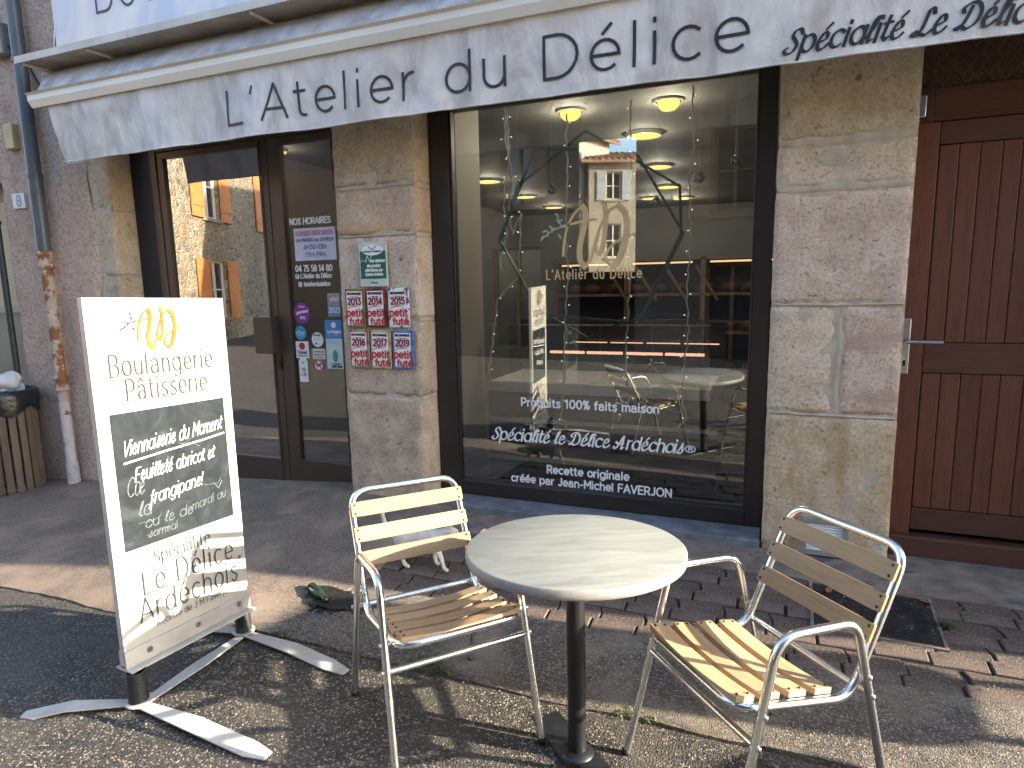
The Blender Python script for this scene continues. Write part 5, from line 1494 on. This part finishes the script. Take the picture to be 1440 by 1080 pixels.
for i, (x, y, lab) in enumerate(((.66, -.335, 'dry brown leaf at the top right of the inspection cover'), (.30, -.42, 'dry leaf behind the slats of the right chair'), (.71, -.40, 'curled dry leaf right of the inspection cover'))):
    mb = MB(); pts = [(-.035,0,0),(-.01,.014,.006),(.02,.012,.003),(.04,0,.008),(.02,-.012,.004),(-.01,-.014,.0)]
    mb.add(pts+[(0, 0, -.001)], [(k, (k+1) % 6, 6) for k in range(6)])
    o = tag(mb.build('dry_leaf', M_dryleaf), lab, 'leaf'); o.location = (x, y, G(x, y)+.012); o.rotation_euler = (.1, .1, i*1.3)
# scattered grit on the ground
mb = MB(); rnd = random.Random(3)
for i in range(1500):
    x = rnd.uniform(-3.4, 1.4); y = rnd.uniform(-2.7, -.2)
    s_ = rnd.uniform(.0015, .0045); z = G(x, y)+.006
    mb.add([(x-s_, y, z), (x, y-s_, z), (x+s_, y, z), (x, y+s_, z), (x, y, z+s_*1.2)], [(0, 1, 4), (1, 2, 4), (2, 3, 4), (3, 0, 4)])
tag(mb.build('loose_grit', mat('pale_grit', (.32,.27,.2), (.16,.13,.1), 60, .9)), 'loose pale grit scattered over road and paving', 'grit', kind='stuff')

# litter bin
lb = tag(empty('litter_bin', (-6.13, -.28, G(-6.13, -.28))), 'slatted wooden litter bin with a black liner at the far left', 'litter bin')
mb = MB(); mb.lathe([(.0,.02),(.235,.02),(.235,.06),(.225,.07)], 28); mb.build('base', M_blackmetal, lb)
for k in range(22):
    a = 2*PI*k/22
    o = MB().box(-.026, .026, -.008, .008, .03, .80).build('slat', M_bin, lb, bevel=.003) if k == 0 else o0.copy()
    if k == 0: o0 = o
    else: COL.objects.link(o)
    o.location = (.235*math.cos(a), .235*math.sin(a), 0); o.rotation_euler = (0, 0, a+PI/2)
V = []; F = []
for i in range(40):
    a = 2*PI*i/40
    for k, (r, z) in enumerate(((.20,.78),(.235,.90),(.262,.895),(.270,.84),(.262,.72+.04*math.sin(a*5)))):
        rr = r+.008*nz(a*3, k, 0, 3); V.append((rr*math.cos(a), rr*math.sin(a), z+.01*nz(a*4, k, 3)))
for i in range(40):
    for k in range(4): a = i*5+k; b = ((i+1) % 40)*5+k; F.append((a, b, b+1, a+1))
MB().add(V, F, True).build('bin_liner', M_blackbag, lb)
def crumple(name, c, r, sc, mt, label, seed):
    mb = MB(); mb.sphere((0, 0, 0), r, 28, sc)
    mb.xf(lambda x, y, z: tuple(Vector((x, y, z))*(1+.55*nz(x*7, y*7, z*7, 4, seed))))
    o = tag(mb.build(name, mt), label, 'rubbish'); o.location = c; return o
gb = G(-6.13, -.28)
crumple('rubbish_bag', (-6.14, -.28, gb+.93), .17, (1.2, 1.0, .55), mat('blue_plastic', (.08,.28,.52), (.30,.42,.52), 9, .35, lo=.45, hi=.55), 'crumpled blue and white plastic bag on the litter bin', 1)
crumple('paper_rubbish', (-5.99, -.30, gb+.98), .09, (1, 1, .8), mat('crumpled_paper', (.42,.45,.48), (.34,.37,.4), 9, .8), 'crumpled white paper on the right of the litter bin', 2)
crumple('paper_rubbish', (-6.20, -.36, gb+1.02), .06, (1, 1, .9), mat('yellow_wrapper', (.6,.5,.12), (.3,.5,.55), 12, .4), 'small yellow and pale wrapper on top of the bag in the litter bin', 3)
# dirt against the pink wall
mb = MB()
for i in range(160):
    x = random.uniform(-6.2, -4.9); y = -.03-abs(random.gauss(0, .05)); s_ = random.uniform(.006, .02)
    mb.sphere((x, y, G(x, y)+.004), s_, 6, (1.4, 1, .5))
tag(mb.build('wall_foot_dirt', M_dirt), 'dark dirt and dead leaves along the foot of the pink wall', 'dirt', kind='stuff')

# =================================================================== CAT
def make_cat():
    V = []; E = []; R = []
    def chain(pts, start=None):
        prev = start
        for x, y, z, r in pts:
            V.append((x, y, z)); R.append(r); i = len(V)-1
            if prev is not None: E.append((prev, i))
            prev = i
        return prev
    chain([(0, 0, .20, .052), (.08, 0, .205, .058), (.17, 0, .205, .055), (.25, 0, .215, .048), (.30, 0, .235, .036), (.345, 0, .262, .038), (.385, 0, .258, .028), (.405, 0, .25, .014)])
    chain([(-.04, 0, .215, .030), (-.075, .0, .235, .018), (-.11, 0, .27, .015), (-.125, 0, .33, .014), (-.115, 0, .375, .013)], 0)
    chain([(-.02, .04, .16, .036), (-.005, .045, .11, .022), (-.045, .045, .07, .014), (-.03, .045, .02, .014), (.0, .045, .012, .012)], 0)
    chain([(.03, -.04, .15, .036), (.065, -.045, .10, .022), (.03, -.045, .06, .014), (.05, -.045, .018, .014), (.08, -.045, .012, .012)], 0)
    chain([(.235, .035, .14, .026), (.215, .04, .08, .016), (.225, .04, .02, .013), (.25, .04, .012, .012)], 3)
    chain([(.27, -.035, .15, .026), (.30, -.04, .09, .017), (.315, -.04, .03, .013), (.345, -.04, .012, .013)], 3)
    me = bpy.data.meshes.new('body'); me.from_pydata(V, E, [])
    o = bpy.data.objects.new('body', me); COL.objects.link(o)
    o.modifiers.new('skin', 'SKIN'); ss = o.modifiers.new('sub', 'SUBSURF'); ss.levels = 2; ss.render_levels = 2
    for i, r in enumerate(R): me.skin_vertices[0].data[i].radius = (r, r)
    me.skin_vertices[0].data[0].use_root = True
    dg = bpy.context.evaluated_depsgraph_get(); dg.update()
    me2 = bpy.data.meshes.new_from_object(o.evaluated_get(dg)); bpy.data.objects.remove(o)
    for p in me2.polygons: p.use_smooth = True
    me2.materials.clear(); me2.materials.append(M_cat)
    t = tag(empty('cat', (-1.84, -.80, G(-1.84, -.8)+.002)), 'white cat walking over the paving behind the left chair', 'cat')
    b = bpy.data.objects.new('body', me2); COL.objects.link(b); b.parent = t
    for sd in (-1, 1):
        MB().add([(.335, sd*.012, .29), (.36, sd*.030, .285), (.345, sd*.026, .325), (.33, sd*.028, .283)], [(0, 1, 2), (1, 3, 2), (3, 0, 2), (0, 3, 1)]).build('ear', M_cat, t)
        MB().sphere((.398, sd*.014, .268), .0045, 8).build('eye', M_ink, t)
    MB().sphere((.418, 0, .254), .005, 8).build('nose', mat('pink_nose', (.5,.25,.22), (.4,.2,.18), 9, .5), t)
    t.rotation_euler = (0, 0, math.radians(4)); t.scale = (.85, .85, .85)
make_cat()

# =================================================================== ACROSS THE STREET (seen in the glass)
def m_rubble():
    mt, nt, out = nodes('rubble_stone'); N = NT(nt)
    p = N.n('BsdfPrincipled', i_Roughness=.9)
    v = N.coord(1, vec=(1, 1, 1.5))
    w = N.n('TexNoise', i_Scale=2.5); N.l(v, w.inputs['Vector'])
    vv = N.n('VectorMath', operation='MULTIPLY_ADD'); N.l(w.outputs[1], vv.inputs[0]); vv.inputs[1].default_value = (.25, .25, .25); N.l(v, vv.inputs[2])
    vo = N.n('TexVoronoi', i_Scale=4.6); N.l(vv.outputs[0], vo.inputs['Vector'])
    ed = N.n('TexVoronoi', i_Scale=4.6, feature='DISTANCE_TO_EDGE'); N.l(vv.outputs[0], ed.inputs['Vector'])
    sep = N.n('SeparateColor'); N.l(vo.outputs['Color'], sep.inputs[0])
    c = N.ramp(sep.outputs[0], [(0, (.12,.10,.075)), (.25, (.24,.20,.14)), (.5, (.33,.27,.18)), (.7, (.19,.155,.11)), (.85, (.27,.15,.075)), (1, (.34,.30,.22))])
    c = N.mix(N.ramp(N.math('ADD', ed.outputs['Distance'], N.math('MULTIPLY', N.noise(v, 5, 4, .6), -.13)), [(.0, (1,1,1)), (.035, (0,0,0))]), c, (.46,.39,.27))
    c = N.mix(1, c, N.ramp(N.noise(v, 14, 5, .6), [(.3, (.7,.7,.7)), (.65, (1.12,1.12,1.1))]), 'MULTIPLY')
    N.l(c, p.inputs['Base Color'])
    N.l(N.bump(N.ramp(ed.outputs['Distance'], [(0, (0,0,0)), (.12, (1,1,1))]), .8, .05), p.inputs['Normal'])
    N.l(p.outputs[0], out.inputs[0]); return mt
M_rubble = m_rubble()
M_orange = mat('orange_shutter', (.62,.24,.07), (.52,.19,.05), 6, .6)
M_cream = mat('cream_window_frame', (.75,.70,.58), (.65,.6,.5), 6, .5)
M_pane = mat('dark_window_pane', (.03,.035,.04), (.02,.022,.025), 3, .1)
M_brownsh = mat('brown_shutter', (.16,.09,.05), (.11,.06,.035), 6, .6)
M_greyblue = mat('grey_blue_shutter', (.34,.38,.40), (.27,.30,.32), 6, .6)
M_darkwall = mat('brown_grey_wall', (.10,.088,.078), (.07,.062,.055), 1.2, .9, bump=.4, bscale=12)
M_palewall = mat('pale_plaster_wall', (.34,.30,.23), (.26,.23,.18), 1.5, .9, bump=.3, bscale=8)
M_whitewall = mat('white_plaster_wall', (.50,.48,.42), (.42,.4,.35), 1.5, .9)
def house(name, label, org, ang, x0, x1, depth, h, wallmat, wins, roofh=1.6, base=-1.0, k0=0):
    """local frame: x along the facade, y into the house; facade at y=0"""
    t = tag(empty(name, org, (0, 0, ang)), label, 'building')
    # facade with window openings cut as real recesses
    xs = sorted({x0, x1}|{w[0] for w in wins}|{w[1] for w in wins}); zs = sorted({base, h}|{w[2] for w in wins}|{w[3] for w in wins})
    mb = MB()
    for a, b in zip(xs, xs[1:]):
        for c, d in zip(zs, zs[1:]):
            if any(w[0] <= a and b <= w[1] and w[2] <= c and d <= w[3] for w in wins): continue
            mb.add([(a,0,c),(b,0,c),(b,0,d),(a,0,d)], [(0,1,2,3)])
    for w in wins:
        a, b, c, d = w[:4]
        mb.add([(a,0,c),(b,0,c),(b,0,d),(a,0,d),(a,.22,c),(b,.22,c),(b,.22,d),(a,.22,d)], [(0,4,5,1),(1,5,6,2),(2,6,7,3),(3,7,4,0)])
    mb.add([(x0,0,base),(x0+k0,depth,base),(x0+k0,depth,h),(x0,0,h),(x1,0,base),(x1,depth,base),(x1,depth,h),(x1,0,h)], [(0,3,2,1),(4,5,6,7),(1,2,6,5)])
    mb.build('wall', wallmat, t)
    mb = MB(); e = .4
    v = [(x0-e,-e,h),(x1+e,-e,h),(x1+e,depth/2,h+roofh),(x0-e+k0/2,depth/2,h+roofh),(x1+e,depth+e,h),(x0-e+k0,depth+e,h)]
    v += [(a, b, c-.12) for a, b, c in v]
    mb.add(v, [(0,1,2,3),(3,2,4,5),(6,9,8,7),(9,11,10,8),(0,6,7,1),(1,7,8,2),(2,8,10,4),(4,10,11,5),(5,11,9,3),(3,9,6,0)])
    for i in range(int((x1-x0+2*e)/.28)):
        x = x0-e+.14+.28*i+(k0/2 if i < k0 else 0); mb.tube([(x,-e,h+.02),(x,depth/2,h+roofh+.02)], .07, 6)
    mb.build('roof', M_tiles, t)
    for w in wins:
        a, b, c, d, sm, sw_ = w
        mb = MB(); mb.box(a, b, .16, .20, c, d); pn = mb.build('window', M_pane, t)
        mb = MB(); k = .06; mb.box(a, a+k, .10, .16, c, d); mb.box(b-k, b, .10, .16, c, d); mb.box((a+b)/2-.03, (a+b)/2+.03, .10, .16, c, d)
        mb.box(a+k, b-k, .10, .16, c, c+k); mb.box(a+k, b-k, .10, .16, d-k, d); mb.box(a+k, b-k, .12, .15, (c+d)/2-.02, (c+d)/2+.02); mb.build('frame', M_cream if wallmat is not M_darkwall else M_brownsh, pn)
        MB().box(a-.08, b+.08, -.06, .1, c-.10, c-.002).build('sill', M_palewall if wallmat is not M_darkwall else M_darkwall, t, bevel=.01)
        if sm:
            for (u, v_) in ((a-sw_, a-.02), (b+.02, b+sw_)):
                mb = MB(); mb.box(u, v_, -.07, -.03, c-.04, d+.02)
                for zz in (c+.25, d-.3): mb.box(u+.02, v_-.02, -.09, -.071, zz, zz+.08)
                mb.build('shutter', sm, t, bevel=.006)
    return t
# stone house reflected in the left door leaf: facade runs along (-.42,-.908)
ang = math.atan2(-.908, -.42)+PI      # local +x points back towards the camera side
# local x = -s ; s measured from (-15.1,-10.2)
def sy_(y): return (y+10.2)/.908
house('stone_house', 'sunlit rubble stone house with orange shutters, reflected in the glass door', (-15.1, -10.2, 0), ang,
      sy_(-17.5), sy_(-6.9), 8, 8.2, M_rubble,
      [(sy_(-10.78), sy_(-9.72), 3.52, 5.35, M_orange, .78), (sy_(-10.92), sy_(-9.74), .66, 2.33, M_orange, .82), (sy_(-15.2), sy_(-14.2), 3.5, 5.3, M_orange, .7)])
MBx = MB(); 
# dark terrace opposite, shutters closed to the street
house('dark_terrace_house', 'brown grey house opposite, left of the gap in the reflection', (-3.87, -9.3, 0), PI+math.radians(14), 0, 7.6, 2.2, 5.3, M_darkwall,
      [(1.2, 2.0, 3.2, 4.7, M_brownsh, .42), (1.0, 2.4, .0, 2.3, None, .5), (5.2, 6.0, 3.2, 4.7, M_brownsh, .42)], .3, base=-.6, k0=1.3)
house('dark_terrace_house', 'wide brown grey house opposite, right of the gap in the reflection', (-2.62+11.62*math.cos(math.radians(14)), -9.0+11.62*math.sin(math.radians(14)), 0), PI+math.radians(14), 0, 11.62, 8, 8.6, M_darkwall,
      [(9.3, 10.1, 2.7, 4.2, M_brownsh, .42), (6.2, 7.0, 2.7, 4.2, M_brownsh, .42), (9.2, 10.2, -.4, 1.8, None, .5), (6.5, 8.0, -.4, 2.0, None, .5), (2.5, 3.5, 2.6, 4.3, M_brownsh, .5)], base=-.6)
house('far_stone_house', 'far sunlit house with grey blue shutters and tiled roof in the gap', (-4.0, -26.3, 0), math.radians(155), 0, 4.2, 7, 6.8, M_palewall,
      [(2.75, 3.45, 5.15, 6.35, M_greyblue, .42), (2.75, 3.45, 2.6, 4.1, None, .5), (.9, 1.6, 5.15, 6.35, M_greyblue, .42)], 1.0, base=-.8)
house('white_house', 'far white house with tall windows beside the far stone house', (-7.5, -27.0, 0), math.radians(108), 0, 6.0, 7, 8.0, M_whitewall,
      [(.7, 1.4, 5.4, 7.2, M_greyblue, .35), (2.5, 3.2, 5.4, 7.2, M_greyblue, .35), (4.3, 5.0, 5.4, 7.2, M_greyblue, .35)], 1.2, base=-.8)
cw = MB(); _a = Vector((-3.87, -9.3, 0)); _d = Vector((-math.cos(math.radians(14)), -math.sin(math.radians(14)), 0)); _p = _a+_d*7.6; _q = _a+_d*10.8
cw.bar(_p+Vector((0, -.15, 2.3)), _q+Vector((0, -.15, 2.3)), .3, 6.0)
tag(cw.build('courtyard_wall', M_darkwall, bevel=.02), 'tall dark courtyard wall joined to the left dark house opposite', 'wall')
gw = tag(MB().box(-6.2, -1.6, -12.9, -12.5, -.7, 1.75).build('garden_wall', M_darkwall, bevel=.02), 'dark low wall closing the gap between the houses opposite', 'wall')

# added panel on two posts, out of view; shaped to cast the terrace shadow
ip = tag(empty('shadow_panel', (3.3, -.77, G(3.3, -.77))), 'rounded panel on two posts, added unseen right of the view to shade the terrace', 'sign')
pl_ = [(.235*a, 0) for a in ()]
poly = []
for (cx, cy, a0) in ((.15, .97, -90), (.15, 1.72, 0), (-.15, 1.72, 90), (-.15, .97, 180)):
    for k in range(7): a = math.radians(a0+15*k); poly.append((cx+.10*math.cos(a), cy+.10*math.sin(a)))
mb = MB(); mb.prism(poly, -.02, .02, 'x'); mb.build('panel', mat('panel_green', (.05,.16,.10), (.04,.12,.08), 4, .4), ip)
for y in (-.16, .16): MB().tube([(0.03, y, 0), (0.03, y, 1.8)], .02, 10).build('post', M_steel, ip)

# added potted tree, out of view to the right, to dapple the road with shadow
pt = tag(empty('dapple_tree', (4.75, -1.45, G(4.75, -1.45))), 'small leafy tree in a round terracotta pot, added out of view to dapple the road', 'tree')
MB().lathe([(.0,.0),(.17,.0),(.22,.38),(.24,.38),(.24,.42),(.20,.42),(.19,.36),(0,.36)], 28).build('pot', mat('terracotta', (.38,.17,.09), (.28,.12,.07), 8, .8), pt)
M_bark = mat('bark', (.12,.09,.065), (.06,.045,.035), 20, .9, bump=.6, bscale=50)
rnd = random.Random(11); mbt = MB(); tips = []
mbt.tube([(0,0,.36),(.02,.01,.7),(-.01,.0,1.0),(.0,.0,1.25)], [.028,.024,.02,.012], 10)
for i in range(26):
    z0 = rnd.uniform(.85, 1.3); a = rnd.uniform(0, 2*PI); L_ = rnd.uniform(.25, .48); e = Vector((math.cos(a)*L_, math.sin(a)*L_*.85, z0+rnd.uniform(.0, .75)))
    m_ = Vector((math.cos(a)*L_*.5, math.sin(a)*L_*.5, (z0+e.z)/2-.03)); mbt.tube([(0, 0, z0), m_, e], [.011, .007, .003], 6)
    for k in range(8): tips.append(Vector((0, 0, z0)).lerp(e, rnd.uniform(.45, 1.08))+Vector((rnd.gauss(0, .04), rnd.gauss(0, .04), rnd.gauss(0, .04))))
mbt.build('trunk', M_bark, pt)
mb = MB()
for c in tips:
    for k in range(9):
        p = c+Vector((rnd.gauss(0, .045), rnd.gauss(0, .045), rnd.gauss(0, .045))); d = Vector((rnd.gauss(0, 1), rnd.gauss(0, 1), rnd.gauss(0, .6))).normalized(); q = d.orthogonal().normalized()*.010; d *= rnd.uniform(.022, .036)
        mb.add([p-d, p+q, p+d, p-q], [(0, 1, 2, 3)])
tag(mb.build('crown', M_leaf, pt), kind='stuff')
# black dirt patch for the hole where the apron has broken away
mb = MB(); c = (-1.965, -1.235)
ring = []
for i in range(30):
    a = 2*PI*i/30; r = 1+.35*nz(math.cos(a)*2, math.sin(a)*2, 0, 3, 8)
    x = c[0]+.17*r*math.cos(a)+.03*math.sin(a); y = c[1]+.075*r*math.sin(a)-.045*math.cos(a); ring.append((x, y, G(x, y)+.0225))
mid = [(c[0]+(x-c[0])*.6, c[1]+(y-c[1])*.6, z-.004) for x, y, z in ring]
mb.add(ring+mid+[(c[0], c[1], G(*c)+.012)], [(i, (i+1) % 30, 30+(i+1) % 30, 30+i) for i in range(30)]+[(30+i, 30+(i+1) % 30, 60) for i in range(30)], True)
tag(mb.build('broken_hollow', mat('black_dirt', (.018,.015,.012), (.008,.007,.006), 22, .6, bump=.9, bscale=40, bdist=.02)), 'black hollow in the broken corner of the asphalt apron', kind='structure')
